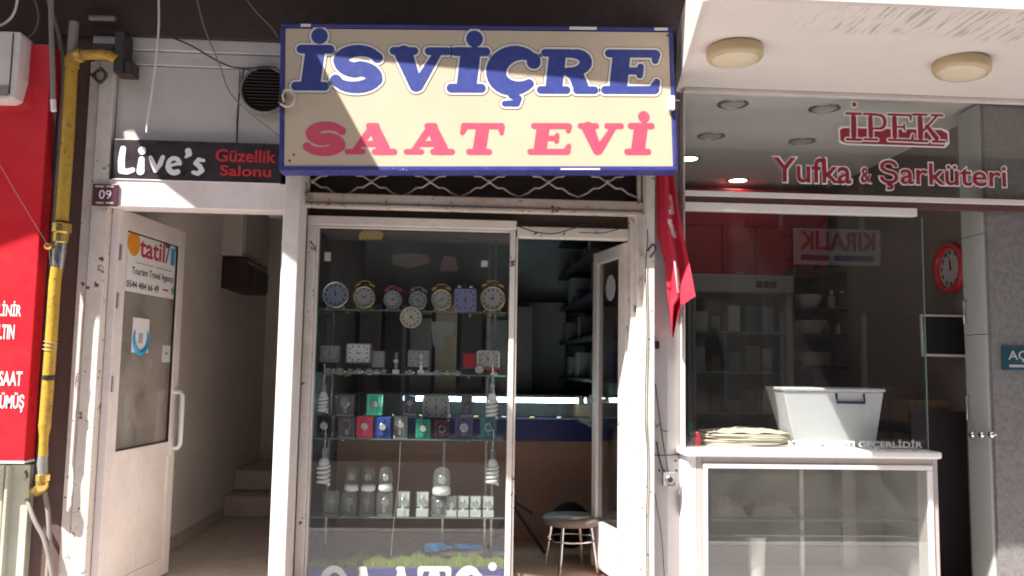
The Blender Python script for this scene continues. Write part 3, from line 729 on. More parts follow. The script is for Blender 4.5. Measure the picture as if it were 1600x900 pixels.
for i in range(26):
    a = i*1.9; cl.append(P(158+13*math.cos(a)*rr.uniform(.4,1)-i*.1, 118+14*math.sin(a)*rr.uniform(.5,1), -.06-.02*math.sin(i)))
single('wire_tangle', MB().tube(spline(cl,5), .0017, 5), M['cable_black'], 'small tangle of black wire under the yellow pipe branch', 'wire')

# ------------------------------------------------------------------ salon sign, number plate, vent
LS = thing('salon_sign', P(310,288,-.048), 'long black salon sign with white brush lettering above the hall door', 'sign')
x0,x1,z0,z1 = XZ(177,221,440,284,-.048)
obj('box', MB().box(x0,x1,-.048,-.001,z0,z1), M['dark'], LS, .002)
obj('bottom_rail', MB().box(x0,x1,-.0505,-.001,zlt+.001,z0-.001), M['alu'], LS, .002)
f6 = wallframe(-.048)
lv = [('L',185,212,229,273),('i',214,228,230,273),('v',232,258,243,271),('e',259,285,244,273),("'",288,300,231,251),('s',300,321,246,275)]
def fit_live(items):
    out = []
    for ch,a,b_,t,bo in items:
        H = {'L':1.0,'i':1.0,'v':.66,'e':.66,"'":1.0,'s':.66}[ch]
        if ch == "'": out.append((ch,a,b_,231,275)); continue
        out.append((ch,a,b_,bo-(bo-t)/H,bo))
    return out
obj('lettering', word(f6, fit_live(lv), BRUSH, [(.0,.003)], 0, .003, 1.0)[0], M['white_print'], LS, recalc=False)
text('lettering','Güzellik',f6,(337,234,432,254),M['red_print'],LS,.003,.022)
text('lettering','Salonu',f6,(344,259,424,276),M['red_print'],LS,.003,.022)
NP = thing('number_plate', P(163,322,-.05), 'small plum house number plate reading 09 at the door corner', 'plate')
x0,x1,z0,z1 = XZ(144,287,184,322,-.058); obj('plate', MB().box(x0,x1,-.058,-.047,z0,z1), M['plum'], NP, .003)
f5 = wallframe(-.058)
text('lettering','09',f5,(155,297,174,311),M['white_print'],NP,.002,.0)
for bx in ((149,290,163,292.6),(166,290.2,178,292.8),(150,315.5,162,318.3),(165,315.7,177,318.5)):
    obj('print_line', fpanel(f5, bx, .001, .002), M['grey_print'], NP)
V = thing('round_vent', P(412,180,-.02), 'round dark extractor vent half hidden behind the left end of the big sign', 'vent')
vc = P(415,142,-.02); vr = 37/scale_at(-.02)
obj('rim', MB().lathe(vc,(0,-1,0),[(vr*1.06,-.01),(vr*1.06,.02),(vr*.98,.03),(vr*.94,.02),(vr*.94,-.005)],36), M['cable_grey'], V)
obj('throat', MB().lathe(vc,(0,-1,0),[(vr*.94,0),(vr*.94,.004)],36), M['black'], V)
for i in range(-6,7):
    zz = i*vr*.143; hw = math.sqrt(max(0,(vr*.93)**2-zz*zz))
    obj('louvre', MB().add([vc+Vector((-hw,-.006,zz-.006)),vc+Vector((hw,-.006,zz-.006)),vc+Vector((hw,-.024,zz+.006)),vc+Vector((-hw,-.024,zz+.006)),
        vc+Vector((-hw,-.004,zz-.004)),vc+Vector((hw,-.004,zz-.004)),vc+Vector((hw,-.022,zz+.008)),vc+Vector((-hw,-.022,zz+.008))],
        [(0,1,2,3),(7,6,5,4),(0,4,5,1),(1,5,6,2),(2,6,7,3),(3,7,4,0)]), M['maildark'], V)

# ------------------------------------------------------------------ hall door, open inwards
hx = P(190,325,.06).x; dA = math.radians(84)
DF = Frame((hx,.06,.03), (math.cos(dA),math.sin(dA),0))
LW = DF.px(290,380)[0]; LH = DF.px(192,326)[1]
HD = thing('hall_door', DF.o, 'white panelled hall door with glass upper half standing open inwards', 'door')
sw = .085
gb = DF.px(181,706)[1]; gu0 = DF.px(200,450)[0]*0+sw; gt = LH-.10
obj('stile', MB().fbox(DF,0,sw,0,LH,-.04,0), M['pinkwhite'], HD, .004)
obj('stile', MB().fbox(DF,LW-sw,LW,0,LH,-.04,0), M['pinkwhite'], HD, .004)
obj('top_rail', MB().fbox(DF,sw,LW-sw,gt,LH,-.04,-.0015), M['pinkwhite'], HD, .003)
obj('middle_rail', MB().fbox(DF,sw,LW-sw,gb-.085,gb,-.04,-.0015), M['pinkwhite'], HD, .003)
obj('bottom_rail', MB().fbox(DF,sw,LW-sw,0,.10,-.04,-.0015), M['pinkwhite'], HD, .003)
for k in range(2):
    um = sw+(LW-2*sw)*.5
    a, b_ = (sw,um-.002) if k == 0 else (um+.002,LW-sw)
    obj('panel_board', MB().fbox(DF,a,b_,.10,gb-.086,-.032,-.010), M['pinkwhite'], HD, .003)
obj('pane', MB().fbox(DF,sw,LW-sw,gb,gt,-.024,-.018), M['glass_door'], HD)
obj('gasket', MB().fbox(DF,sw+.001,sw+.007,gb,gt,-.017,-.004).fbox(DF,LW-sw-.007,LW-sw-.001,gb,gt,-.017,-.004).fbox(DF,sw,LW-sw,gb+.001,gb+.007,-.017,-.005).fbox(DF,sw,LW-sw,gt-.007,gt-.001,-.017,-.005), M['black'], HD)
hu = LW-.045; hv0, hv1 = DF.px(281,697)[1], DF.px(281,612)[1]
hh = [DF.at(hu,hv0,.0),DF.at(hu,hv0,.035),DF.at(hu,hv0+.02,.05),DF.at(hu,hv1-.02,.05),DF.at(hu,hv1,.035),DF.at(hu,hv1,.0)]
obj('pull_handle', MB().tube(hh,.014,10), M['white_pl'], HD)
obj('lock_plate', MB().fbox(DF,hu-.02,hu+.02,hv0-.04,hv0+.06,.0,.006), M['white_pl'], HD, .002)
for py_ in (395, 470, 600): 
    uu, vv = DF.px(189-(py_-330)*.055, py_); obj('hinge', MB().tube([DF.at(-.008,vv-.04,.01),DF.at(-.008,vv+.04,.01)],.009,8), M['steel'], HD)
# stickers on the pane
PG = Frame(DF.at(0,0,-.018), DF.u)
AG = thing('agency_poster', PG.at(*PG.px(240,465)), 'white travel agency poster with coloured logo and phone number on the door glass', 'poster')
def quad_on(fr, pts, w0, w1):
    q = [fr.px(*p) for p in pts]; mb = MB()
    mb.add([fr.at(u,v,w0) for u,v in q]+[fr.at(u,v,w1) for u,v in q], [(3,2,1,0),(4,5,6,7),(0,1,5,4),(1,2,6,5),(2,3,7,6),(3,0,4,7)]); return mb
u0_, u1_ = sw+.006, PG.px(279,420)[0]; v0_, v1_ = PG.px(200,455)[1], PG.px(203,351)[1]
obj('sheet', MB().fbox(PG,u0_,u1_,v0_,v1_,.0008,.002), M['white_print'], AG)
def ptext(name, s, a, b_, c, d, m, parent, bold=.0):
    W, H = u1_-u0_, v1_-v0_
    f = Frame(PG.at(u0_,v0_), PG.u)
    cu = bpy.data.curves.new('t','FONT'); cu.body = s; cu.offset = bold; cu.resolution_u = 3
    o = bpy.data.objects.new('t', cu); COL.objects.link(o); bpy.context.view_layer.update()
    me = bpy.data.meshes.new_from_object(o.evaluated_get(bpy.context.evaluated_depsgraph_get()))
    bpy.data.objects.remove(o); bpy.data.curves.remove(cu)
    co = np.array([v.co[:] for v in me.vertices]); mn, mx = co.min(0), co.max(0); mb = MB()
    mb.add([f.at(W*(a+(p[0]-mn[0])/(mx[0]-mn[0])*(b_-a)), H*(c+(p[1]-mn[1])/(mx[1]-mn[1])*(d-c)), .0032) for p in co], [tuple(p.vertices) for p in me.polygons])
    bpy.data.meshes.remove(me); return obj(name, mb, m, parent, recalc=False)
ptext('lettering','tatil',.24,.70,.56,.88,M['crimson'],AG,.02)
ptext('lettering','7',.71,.80,.56,.88,M['purple'],AG,.02)
ptext('lettering','1',.82,.90,.56,.84,M['cyan_print'],AG,.03)
obj('print_line', MB().fbox(PG,u0_+(u1_-u0_)*.18,u0_+(u1_-u0_)*.50,v0_+(v1_-v0_)*.45,v0_+(v1_-v0_)*.468,.002,.003).fbox(PG,u0_+(u1_-u0_)*.53,u0_+(u1_-u0_)*.86,v0_+(v1_-v0_)*.45,v0_+(v1_-v0_)*.468,.002,.003), M['grey_print'], AG)
ptext('lettering','Tourism Travel Agency',.13,.90,.24,.385,M['dark'],AG,.012)
ptext('lettering','0544 484 66 49',.05,.62,.06,.17,M['dark'],AG,.015)
obj('print_line', MB().fbox(PG,u0_+(u1_-u0_)*.70,u0_+(u1_-u0_)*.80,v0_+(v1_-v0_)*.11,v0_+(v1_-v0_)*.14,.002,.003), M['crimson'], AG)
W_, H_ = u1_-u0_, v1_-v0_
obj('logo_sun', MB().lathe(PG.at(u0_+W_*.14,v0_+H_*.74,.0025),PG.n,[(W_*.105,0),(W_*.105,.0008)],20,False), M['orange'], AG)
obj('logo_drop', MB().lathe(PG.at(u0_+W_*.93,v0_+H_*.86,.0025),PG.n,[(W_*.035,0),(W_*.035,.0008)],14,False), M['cyan_print'], AG)
star = [(math.cos(math.pi/2+i*math.pi/5)*(.06 if i%2==0 else .026), math.sin(math.pi/2+i*math.pi/5)*(.06 if i%2==0 else .026)) for i in range(10)]
obj('logo_star', MB().prism([PG.at(u0_+W_*.90+a*W_*.9,v0_+H_*.14+b_*W_*.9,.0024) for a,b_ in star], PG.n*.0008), M['green_print'], AG)
SK = thing('round_sticker', PG.at(*PG.px(219,552)), 'white sticker with blue ring emblem on the door glass below the poster', 'sticker')
a, b_ = PG.px(206,525); c, d = PG.px(232,525)
u0s, u1s, v0s, v1s = a, c, PG.px(219,551)[1], PG.px(219,497)[1]
obj('sheet', MB().fbox(PG,u0s,u1s,v0s,v1s,.0008,.002), M['white_print'], SK)
cc = ((u0s+u1s)/2,(v0s+v1s)/2-.015); rr_ = (u1s-u0s)*.42
ring = []
for i in range(28):
    t = math.radians(150+i*240/27); ring.append((cc[0]+math.cos(t)*rr_,cc[1]+math.sin(t)*rr_*1.0))
obj('ring_emblem', MB().tube([PG.at(u,v,.003) for u,v in ring], [.004+.012*math.sin(math.pi*i/27) for i in range(28)], 6), M['cyan_print'], SK)
obj('centre_print', MB().fbox(PG,cc[0]-rr_*.3,cc[0]+rr_*.3,cc[1]-rr_*.35,cc[1]+rr_*.35,.002,.003), M['grey_print'], SK)
SS = thing('small_sticker', PG.at(*PG.px(259,565)), 'small pale sticker near the edge of the door glass', 'sticker')
a0, a1 = PG.px(253,555)[0], PG.px(265,555)[0]; b0, b1 = PG.px(259,566)[1], PG.px(259,540)[1]
obj('sheet', MB().fbox(PG,a0,a1,b0,b1,.0008,.002), M['paper'], SS)
obj('green_mark', MB().fbox(PG,a0+(a1-a0)*.3,a0+(a1-a0)*.7,b0+(b1-b0)*.45,b0+(b1-b0)*.62,.002,.003), M['green_print'], SS)

# ------------------------------------------------------------------ hall fittings
xw = X_HALL0
def ywall(px, py):                                   # point on the hall's left wall
    d = ray(px, py); t = (xw-CAM.x)/d.x; return CAM + d*t
a, b_ = ywall(347,380), ywall(383,380)
yA, yB = a.y, min(b_.y, 3.6)
zA, zB = ywall(349,400).z, ywall(349,322).z
MC = thing('meter_cabinet', (xw,yA,zA), 'white electricity meter cabinet high on the hall wall', 'cabinet')
obj('body', MB().box(xw+.001,xw+.16,yA,yB,zA,zB+.1), M['panel'], MC, .004)
obj('door', MB().box(xw+.161,xw+.17,yA+.03,yB-.03,zA+.03,zB+.07), M['white'], MC, .003)
za, zb2 = ywall(352,452).z, ywall(352,404).z
yM0, yM1 = yA+.02, yB+.02
ML = thing('letterboxes', (xw,yM0,za), 'dark brown row of letterboxes under the white meter cabinet in the hall', 'letterbox')
obj('carcass', MB().box(xw+.001,xw+.20,yM0,yM1,za,zb2), M['maildark'], ML, .003)
for i in range(5):
    ya = yM0+(yM1-yM0)*i/5; yb = yM0+(yM1-yM0)*(i+1)/5
    d_ = obj('flap', MB().box(xw+.201,xw+.21,ya+.008,yb-.008,za+.02,zb2-.06), M['maildark'], ML, .003)
    obj('slot', MB().box(xw+.2012,xw+.2125,ya+.02,yb-.02,zb2-.045,zb2-.03), M['steel'], d_)
ST = thing('hall_stairs', (0.5*(X_HALL0+X_HALL1),2.75,.02), 'worn stone steps climbing at the back of the hall', 'stairs')
for i in range(2):
    obj('step', MB().box(X_HALL0+.002+.1*min(i,2)*0,XP0-.002,2.75+.32*i,3.999,.021+.165*i,.02+.165*(i+1)), M['hallfloor'], ST, .01)
obj('skirting', MB().box(X_HALL0+.001,X_HALL0+.015,.2,2.74,.021,.10), M['hallfloor'], ST)

# ------------------------------------------------------------------ the big watch shop sign
YS = -.30
bl, brr, tl = P(436,267,YS), P(1059,267,YS), P(432,37,YS)
SFm = Frame(bl, brr-bl)
SW = (brr-bl).length; SH = (tl-bl).dot(SFm.v)
WS = thing('watch_shop_sign', bl+(brr-bl)*.5, 'large cream sign with blue and red serif lettering and blue border above the watch shop', 'sign')
fb = .024
obj('face_sheet', MB().fbox(SFm,fb,SW-fb,fb,SH-fb,-.06,.0), M['cream'], WS)
obj('frame_rail', MB().fbox(SFm,0,SW,0,fb-.001,-.11,.006), M['navy_frame'], WS, .004)
obj('frame_rail', MB().fbox(SFm,0,SW,SH-fb*.75,SH,-.11,.006), M['navy_frame'], WS, .004)
obj('frame_rail', MB().fbox(SFm,0,fb-.002,fb,SH-fb*.75-.001,-.11,.005), M['navy_frame'], WS, .004)
obj('frame_rail', MB().fbox(SFm,SW-fb+.002,SW,fb,SH-fb*.75-.001,-.11,.005), M['navy_frame'], WS, .004)
obj('back_sheet', MB().fbox(SFm,.01,SW-.01,.01,SH-.01,-.10,-.07), M['steel'], WS)
for (ua, ub) in ((SW*.05,SW*.075),(SW*.73,SW*.80),(SW*.95,SW*.985)):
    obj('bare_patch', MB().fbox(SFm,ua,ub,SH-fb*.72,SH-fb*.1,.0062,.0072), M['alu'], WS)
obj('edge_wear', MB().fbox(SFm,SW*.70,SW*.80,.004,.012,.0062,.0072), M['alu'], WS)
top_w = [('İ',455,522,73,139),('S',514,603,75,141),('V',601,705,76,141),('İ',697,766,77,142),('Ç',756,846,77,144),('R',838,941,79,145),('E',938,1036,80,145)]
# outline, gap and fill, each a sheet of vinyl on the one below
l3 = word(SFm, top_w, FAT, [(.0145,.0010),(.0115,.0018),(.0005,.0026)], .13, .003, 1.18)
obj('letter_outline', l3[0], M['navy_dark'], WS, recalc=False)
obj('letter_border', l3[1], mat('cream_white_vinyl', (.74,.69,.60), .5), WS, recalc=False)
obj('lettering', l3[2], M['navy'], WS, recalc=False)
bot_w = [('S',471,545,194,240),('A',538,627,194,240),('A',630,717,194,240),('T',713,789,194,240),('E',823,897,194,240),('V',896,975,194,240),('İ',974,1023,194,240)]
obj('lettering', word(SFm, bot_w, FAT, [(.0,.0012)], .16, .003, 1.18)[0], M['pink_red'], WS, recalc=False)
for u_, v_ in ((.03,.03),(SW-.05,SH-.06),(.05,.06),(SW-.04,.27)):
    obj('screw', MB().lathe(SFm.at(u_+.02,v_+.02,.0),SFm.n,[(.006,0),(.005,.003)],8), M['maildark'], WS)
cr = [(500,148),(560,172),(620,196),(690,226),(760,240),(850,258)]
# side hook and clip
HK = thing('sign_hook', P(447,170,YS-.02), 'small rusty lamp hook fixed to the left end of the big sign', 'hook')
hk = [P(x,y,YS-.03) for x,y in ((436,160),(446,166),(456,164),(460,152),(456,142),(447,140),(442,148),(444,160))]
obj('ring', MB().tube(spline(hk,4), .006, 7), M['rusty_white'], HK)
g = XZ(436,142,445,168,YS-.02); obj('plate', MB().box(g[0],g[1],YS-.03,YS-.007,g[2],g[3]), M['maildark'], HK, .003)
CL = thing('sign_clip', P(1049,178,YS-.02), 'white plastic clip on the right end of the big sign', 'clip')
g = XZ(1044,150,1054,172,YS-.02); obj('body', MB().box(g[0],g[1],YS-.03,YS-.007,g[2],g[3]), M['white_pl'], CL, .003)
obj('pin', MB().tube([P(1052,156,YS-.02),P(1062,157,YS-.02)], .003, 6), M['steel'], CL)
# steel arms carrying the sign
for px_ in (520, 970):
    A_ = P(px_,150,YS+.11); obj('arm', MB().box(A_.x-.015,A_.x+.015,YS+.10,.10,A_.z+.03,A_.z+.06), M['maildark'], WS)

# ------------------------------------------------------------------ folding grille and the bar under it
YG = .03
GR = thing('folding_grille', P(735,330,YG), 'rusty cream folding lattice grille under the big sign', 'grille')
x0,x1,z0,z1 = XZ(474,309,1004,330,YG)
obj('bottom_bar', MB().box(x0,x1,YG-.03,YG+.05,z0,z1), M['rusty_white'], GR, .006)
obj('lip', MB().box(x0+.005,x1-.005,YG-.042,YG-.031,z0-.004,z0+.012), M['rusty_white'], GR, .002)
obj('backing_board', MB().box(x0-.02,x1+.05,YG+.10,YG+.13,z0-.10,zb-.005), M['brown'], GR)  # brown board added to stand in for the dark void behind the grille
def strand(sign):
    pts = []
    for k in range(-1,7):
        xc = 580.5+92.2*k
        for dx, dy in ((0,0),(13,9),(22,9),(32,17),(46,23),(60,17),(70,9),(79,9)):
            pts.append(P(xc+dx, 284+(xc-580)*.004+sign*dy, YG-.005*sign))
    lo, hi = x0+.01, x1-.01
    return [p for p in pts if lo < p.x < hi]
obj('lattice_strand', MB().tube(strand(1), .0062, 6), M['galv'], GR)
obj('lattice_strand', MB().tube(strand(-1), .0062, 6), M['galv'], GR)
for k in range(-1,6):
    c = P(580.5+92.2*k, 284, YG-.012)
    if x0 < c.x < x1: obj('rivet', MB().lathe(c,(0,-1,0),[(.011,0),(.011,.008),(.007,.012)],10), M['galv'], GR)
for xx in (x0+.012, x1-.03):
    obj('end_post', MB().box(xx,xx+.018,YG-.02,YG+.02,z1+.001,z1+.30), M['rusty_white'], GR, .002)
for k in range(3):
    c = P(476+k*4, 292+k*10, -.02); pts = [c+Vector((.012*math.cos(a*.7),.008*math.sin(a),.004*a-.02)) for a in range(12)]
    single('wire_end', MB().tube(spline(pts,3), .0022, 5), M['cable_black'], ['upper curl of black wire beside the middle post','middle curl of black wire beside the middle post','lowest curl of black wire beside the middle post'][k], 'wire', 'wire curls at the middle post')

# ------------------------------------------------------------------ display window of the watch shop
YD = .12
DW = thing('display_window', (0.5*(X_DISP0+X_DISP1),YD,.02), 'white framed glass display window full of clocks and watches', 'window')
zt = (P(487,338,YD).z+P(803,346,YD).z)/2; fwid = .04
obj('stile', MB().box(X_DISP0,X_DISP0+.058,YD-.03,YD+.04,.0,zt-.05), M['white_chip'], DW, .004)
obj('stile_bead', MB().box(X_DISP0+.060,X_DISP0+.070,YD-.015,YD+.04,.0,zt-.062), M['white'], DW, .002)
obj('stile', MB().box(X_DISP1-.028,X_DISP1,YD-.03,YD+.04,.0,zt-.05), M['white_chip'], DW, .004)
obj('top_rail', MB().box(X_DISP0,X_DISP1+.006,YD-.034,YD+.04,zt-.049,zt), M['white'], DW, .005)
obj('top_bead', MB().box(X_DISP0+.06,X_DISP1-.03,YD-.012,YD+.04,zt-.062,zt-.051), M['white'], DW, .002)
gx0, gx1 = X_DISP0+.0705, X_DISP1-.0285
obj('pane', MB().box(gx0,gx1,YD,YD+.005,.02,zt-.063), M['glass'], DW)
# cabinet inside
CB = .46
obj('cabinet_top', MB().box(gx0-.02,gx1+.02,YD+.045,YD+CB,zt-.06,zt-.03), M['shop_side'], DW)
obj('cabinet_side', MB().box(gx0-.03,gx0-.012,YD+.045,YD+CB,.03,zt-.061), M['blackwood'], DW)
SHP = [(482,488),(583,586),(686,686),(808,808)]
YSH0, YSH1 = YD+.035, YD+.33
shz = []
for (ya, yb) in SHP:
    z = (P(500,ya,YSH0).z+P(785,yb,YSH0).z)/2; shz.append(z)
    s_ = obj('glass_shelf', MB().box(gx0+.006,gx1-.006,YSH0,YSH1,z-.006,z), M['shelfglass'], DW)
    obj('front_edge', MB().box(gx0+.006,gx1-.006,YSH0-.003,YSH0-.0005,z-.006,z), M['shelfedge'], s_)
for (px_, py0, py1) in ((764,356,870),(774,356,870),(523,484,870),(700,690,870)):
    xx = PX(px_,YSH1+.02); obj('shelf_standard', MB().box(xx-.006,xx+.006,YSH1+.005,YSH1+.02,P(px_,py1,YSH1).z,P(px_,py0,YSH1).z), M['steel'], DW, .001)
for z in shz:
    for px_ in (519,552,735,764):
        xx = PX(px_,YSH1-.02); obj('shelf_bracket', MB().box(xx-.005,xx+.005,YSH0+.06,YSH1+.004,z-.018,z-.0065), M['gold'], DW, .001)
zfl = P(640,870,YD+.10).z
obj('cabinet_floor', MB().box(gx0-.02,gx1+.02,YD+.012,YD+CB,zfl-.06,zfl-.03), M['shop_side'], DW)
rt_ = random.Random(5)
mb = MB()
for i in range(2600):
    x = rt_.uniform(gx0+.005,gx1-.005); edge = min(1,(x-gx0)/.22)
    y = rt_.uniform(YD+.016,YD+.11); h = rt_.uniform(.022,.06)*(.35+.65*edge)*(.8+.22*math.sin(x*23)+.16*math.sin(x*61+1)); w = .0045
    dx, dy = rt_.uniform(-.012,.012), rt_.uniform(-.008,.008)
    mb.add([(x-w,y,zfl-.03),(x+w,y,zfl-.03),(x+dx,y+dy,zfl-.03+h)], [(0,1,2)])
tf = obj('turf_edging', mb, M['turf'], DW, recalc=False); tf['kind'] = 'stuff'
# blue lettered board below the glass
LB = thing('lettered_board', P(640,930,YD-.02), 'blue board with big white letters below the display glass', 'sign')
zlb = P(640,889,YD+.003).z
obj('board', MB().box(gx0,gx1,YD+.007,YD+.012,.02,zlb), M['navy_frame'], LB)
f12 = wallframe(YD+.0068)
obj('lettering', word(f12, [('S',500,543,884,960),('A',545,590,884,960),('A',604,650,884,960),('T',652,704,884,960),('Ç',708,753,884,960),('İ',752,782,900,960)], FAT, [(.0,.0006)], .0, .0045)[0], M['white_print'], LB, recalc=False)
CO = cable('slanted_cable', [(626,690),(623,750),(616,810),(611,868)], .002, 'cable_grey', 'greyish cord hanging slanted in the display behind the glass', YSH0-.014)

# ---- clocks
def ticks(fr, r, sq=None, w=.0):
    mb = MB()
    for k in range(12):
        a = math.pi/6*k; rr0 = r*.80
        if sq: c = (sq[0]*.78*max(-1,min(1,1.35*math.sin(a))), sq[1]*.76*max(-1,min(1,1.35*math.cos(a))))
        else: c = (rr0*math.sin(a), rr0*math.cos(a))
        t = r*.075
        mb.fbox(fr, c[0]-t*.8, c[0]+t*.8, c[1]-t*1.3, c[1]+t*1.3, w, w+.0008)
    return mb
def hands(root, fr, r, hr, mn, m, w):
    for nm, ang, ln, th in (('hour_hand', math.radians(hr*30+mn*.5), .5, .07), ('minute_hand', math.radians(mn*6), .72, .05)):
        s_, c_ = math.sin(ang), math.cos(ang)
        q = [(-th*r*c_-s_*.1*r, th*r*s_-c_*.1*r),(th*r*c_-s_*.1*r,-th*r*s_-c_*.1*r),(s_*ln*r,c_*ln*r)]
        obj(nm, MB().prism([fr.at(u,v,w) for u,v in q], fr.n*.001), m, root)
def round_clock(px, py, rpx, Y, zbase, case, dial, label, bells=None, hr=10, mn=9, feet=True, group='alarm clocks on the top shelf'):
    r = rpx/scale_at(Y); c = P(px, py, Y)
    if zbase is not None: c.z = zbase + r + (.012 if feet else 0)
    R_ = thing('alarm_clock', (c.x,c.y,c.z-r), label, 'clock', group)
    obj('case', MB().lathe(c,(0,-1,0),[(r*.86,-.05),(r*.98,-.04),(r*1.03,-.004),(r*1.03,.008),(r*.93,.009),(r*.93,.0)],28), case, R_)
    fr = Frame(c+Vector((0,-.001,0)), (1,0,0))
    obj('dial', MB().lathe(c,(0,-1,0),[(r*.93,-.002),(r*.93,.0015)],28,False), dial, R_)
    obj('hour_marks', ticks(fr, r*.92, None, .0015), M['black'], R_)
    hands(R_, fr, r*.85, hr, mn, M['black'], .003)
    if feet:
        for s_ in (-1,1): obj('foot', MB().tube([c+Vector((s_*r*.55,.02,-r*.8)),c+Vector((s_*r*.75,.02,-r-.012))],.005,6), case, R_)
    if bells:
        for s_ in (-1,1):
            bc = c+Vector((s_*r*.62,.02,r*1.05)); ax = Vector((s_*.55,0,1))
            obj('bell', MB().lathe(bc,ax,[(r*.40,0),(r*.39,r*.10),(r*.30,r*.24),(r*.12,r*.32),(1e-5,r*.33)],16), bells, R_)
        hb_ = [c+Vector((s*r*.75,.02,r*1.15+.38*r*math.sqrt(max(0,1-s*s)))) for s in (-1,-.6,-.2,.2,.6,1)]
        obj('handle', MB().tube(spline(hb_,3), .0035, 6), bells, R_)
        obj('hammer', MB().tube([c+Vector((0,.02,r*.9)),c+Vector((0,.02,r*1.35))],.004,6), M['steel'], R_)
    return R_
def square_clock(px, py, wpx, hpx, Y, zbase, case, dial, label, hr=10, mn=8, base=None, bells=None, inset=.10, group='small table clocks in the display'):
    w, h = wpx/2/scale_at(Y), hpx/2/scale_at(Y); c = P(px, py, Y)
    if zbase is not None: c.z = zbase + h + .001
    R_ = thing('table_clock', (c.x,c.y,c.z-h), label, 'clock', group)
    fr = Frame(c, (1,0,0))
    obj('case', MB().fbox(fr,-w,w,-h,h,-.05,0), case, R_, min(w,h)*.22)
    obj('dial', MB().fbox(fr,-w*(1-inset),w*(1-inset),-h*(1-inset),h*(1-inset),.0002,.0015), dial, R_)
    obj('hour_marks', ticks(fr, min(w,h)*.95, (w*(1-inset),h*(1-inset)), .0016), M['black'], R_)
    hands(R_, fr, min(w,h)*.9, hr, mn, M['black'], .0028)
    if base: obj('base', MB().fbox(fr,-w*1.05,w*1.05,-h,-h+.012,.0021,.010), base, R_)
    if bells:
        for s_ in (-1,1): obj('bell', MB().lathe(c+Vector((s_*w*.5,.025,h)),(0,0,1),[(.014,0),(.014,.008),(.009,.018),(1e-5,.02)],12), bells, R_)
        obj('button', MB().fbox(fr,-.012,.012,h,h+.03,-.035,-.015), M['black'], R_)
    return R_
Y1 = YD+.12
z1s, z2s, z3s, z4s = shz
round_clock(524,460,20,Y1,z1s,M['chrome'],M['dial_blue'],'plain round alarm clock with pale blue dial, leftmost on the top shelf',None,11,58)
round_clock(569,462,17,Y1,z1s,M['gold'],M['dial'],'gold twin bell alarm clock with white dial, second from left on top shelf',M['gold'],10,9)
round_clock(614,464,14,Y1,z1s,M['grey_pl'],M['dial'],'twin bell alarm clock with red bells, third from left on top shelf',M['redplastic'],10,9)
round_clock(653,466,14,Y1,z1s,M['steel'],M['dial'],'grey steel twin bell alarm clock in the middle of the top shelf',M['steel'],10,20)
round_clock(690,462,16,Y1,z1s,M['gold'],M['dial'],'smaller gold twin bell alarm clock left of the lavender square clock',M['gold'],1,40)
square_clock(727,465,36,38,Y1,z1s,M['lav'],M['lav'],'lavender square alarm clock with chrome bells on the top shelf',12,28,bells=M['chrome'],group='alarm clocks on the top shelf')
round_clock(770,459,19,Y1,z1s,M['gold'],M['dial'],'biggest gold twin bell alarm clock at the right end of the top shelf',M['gold'],9,0)
hc = round_clock(642,496,16.5,YSH0-.012,None,M['dial_cream'],M['dial_cream'],'cream round clock hanging below the middle of the top shelf',None,12,20,False,'hanging clock')
cc = P(642,496,YSH0-.012); obj('hanger', MB().tube([cc+Vector((0,.02,.05)),Vector((cc.x,cc.y+.02,z1s-.007))],.002,5), M['steel'], hc)
square_clock(515,548,30,27,Y1+.04,z2s+.052,M['grey_pl'],M['dial'],'grey rounded square clock at the left end of the second shelf',12,2)
square_clock(560,549,40,32,Y1+.02,z2s+.05,M['lav'],M['white_pl'],'blue cased clock with bright white face on the second shelf',10,14,inset=.16)
square_clock(591,553,19,26,Y1+.05,z2s+.03,M['grey_pl'],M['dial'],'small upright grey clock right of the bright white faced clock',11,30)
square_clock(654,552,34,27,Y1+.05,z2s+.035,M['grey_pl'],M['dial'],'pale grey clock behind the watch stand on the second shelf',1,45)
square_clock(734,556,24,26,Y1+.04,z2s+.03,M['plum'],M['redplastic'],'small dark red clock left of the white clock with red base',12,30,inset=.22)
square_clock(763,554,36,30,Y1+.03,z2s+.028,M['white_pl'],M['dial'],'white square clock with red base at right of the second shelf',11,55,base=M['redplastic'])
square_clock(681,637,42,34,Y1+.05,P(681,654,Y1+.05).z,M['white_pl'],M['dial'],'white square clock standing on boxes on the third shelf',12,30)
# low risers behind the second row and a ledge of boxes carrying them
def riser(px0, px1, Y, z0, z1, label):
    single('riser', MB().box(PX(px0,Y),PX(px1,Y),Y-.004,Y+.06,z0+.0005,z1), M['blackwood'], label, 'stand', 'risers on the second shelf')
for px0, px1, h, lab in ((498,530,.052,'dark riser under the grey rounded square clock'),(540,581,.05,'dark riser under the bright white faced clock'),(582,601,.03,'dark riser under the small upright grey clock'),
                         (636,672,.035,'dark riser under the pale grey clock'),(721,743,.03,'dark riser under the dark red clock'),(744,782,.028,'dark riser under the white clock with red base')):
    riser(px0,px1,Y1+.052,z2s,z2s+h,lab)
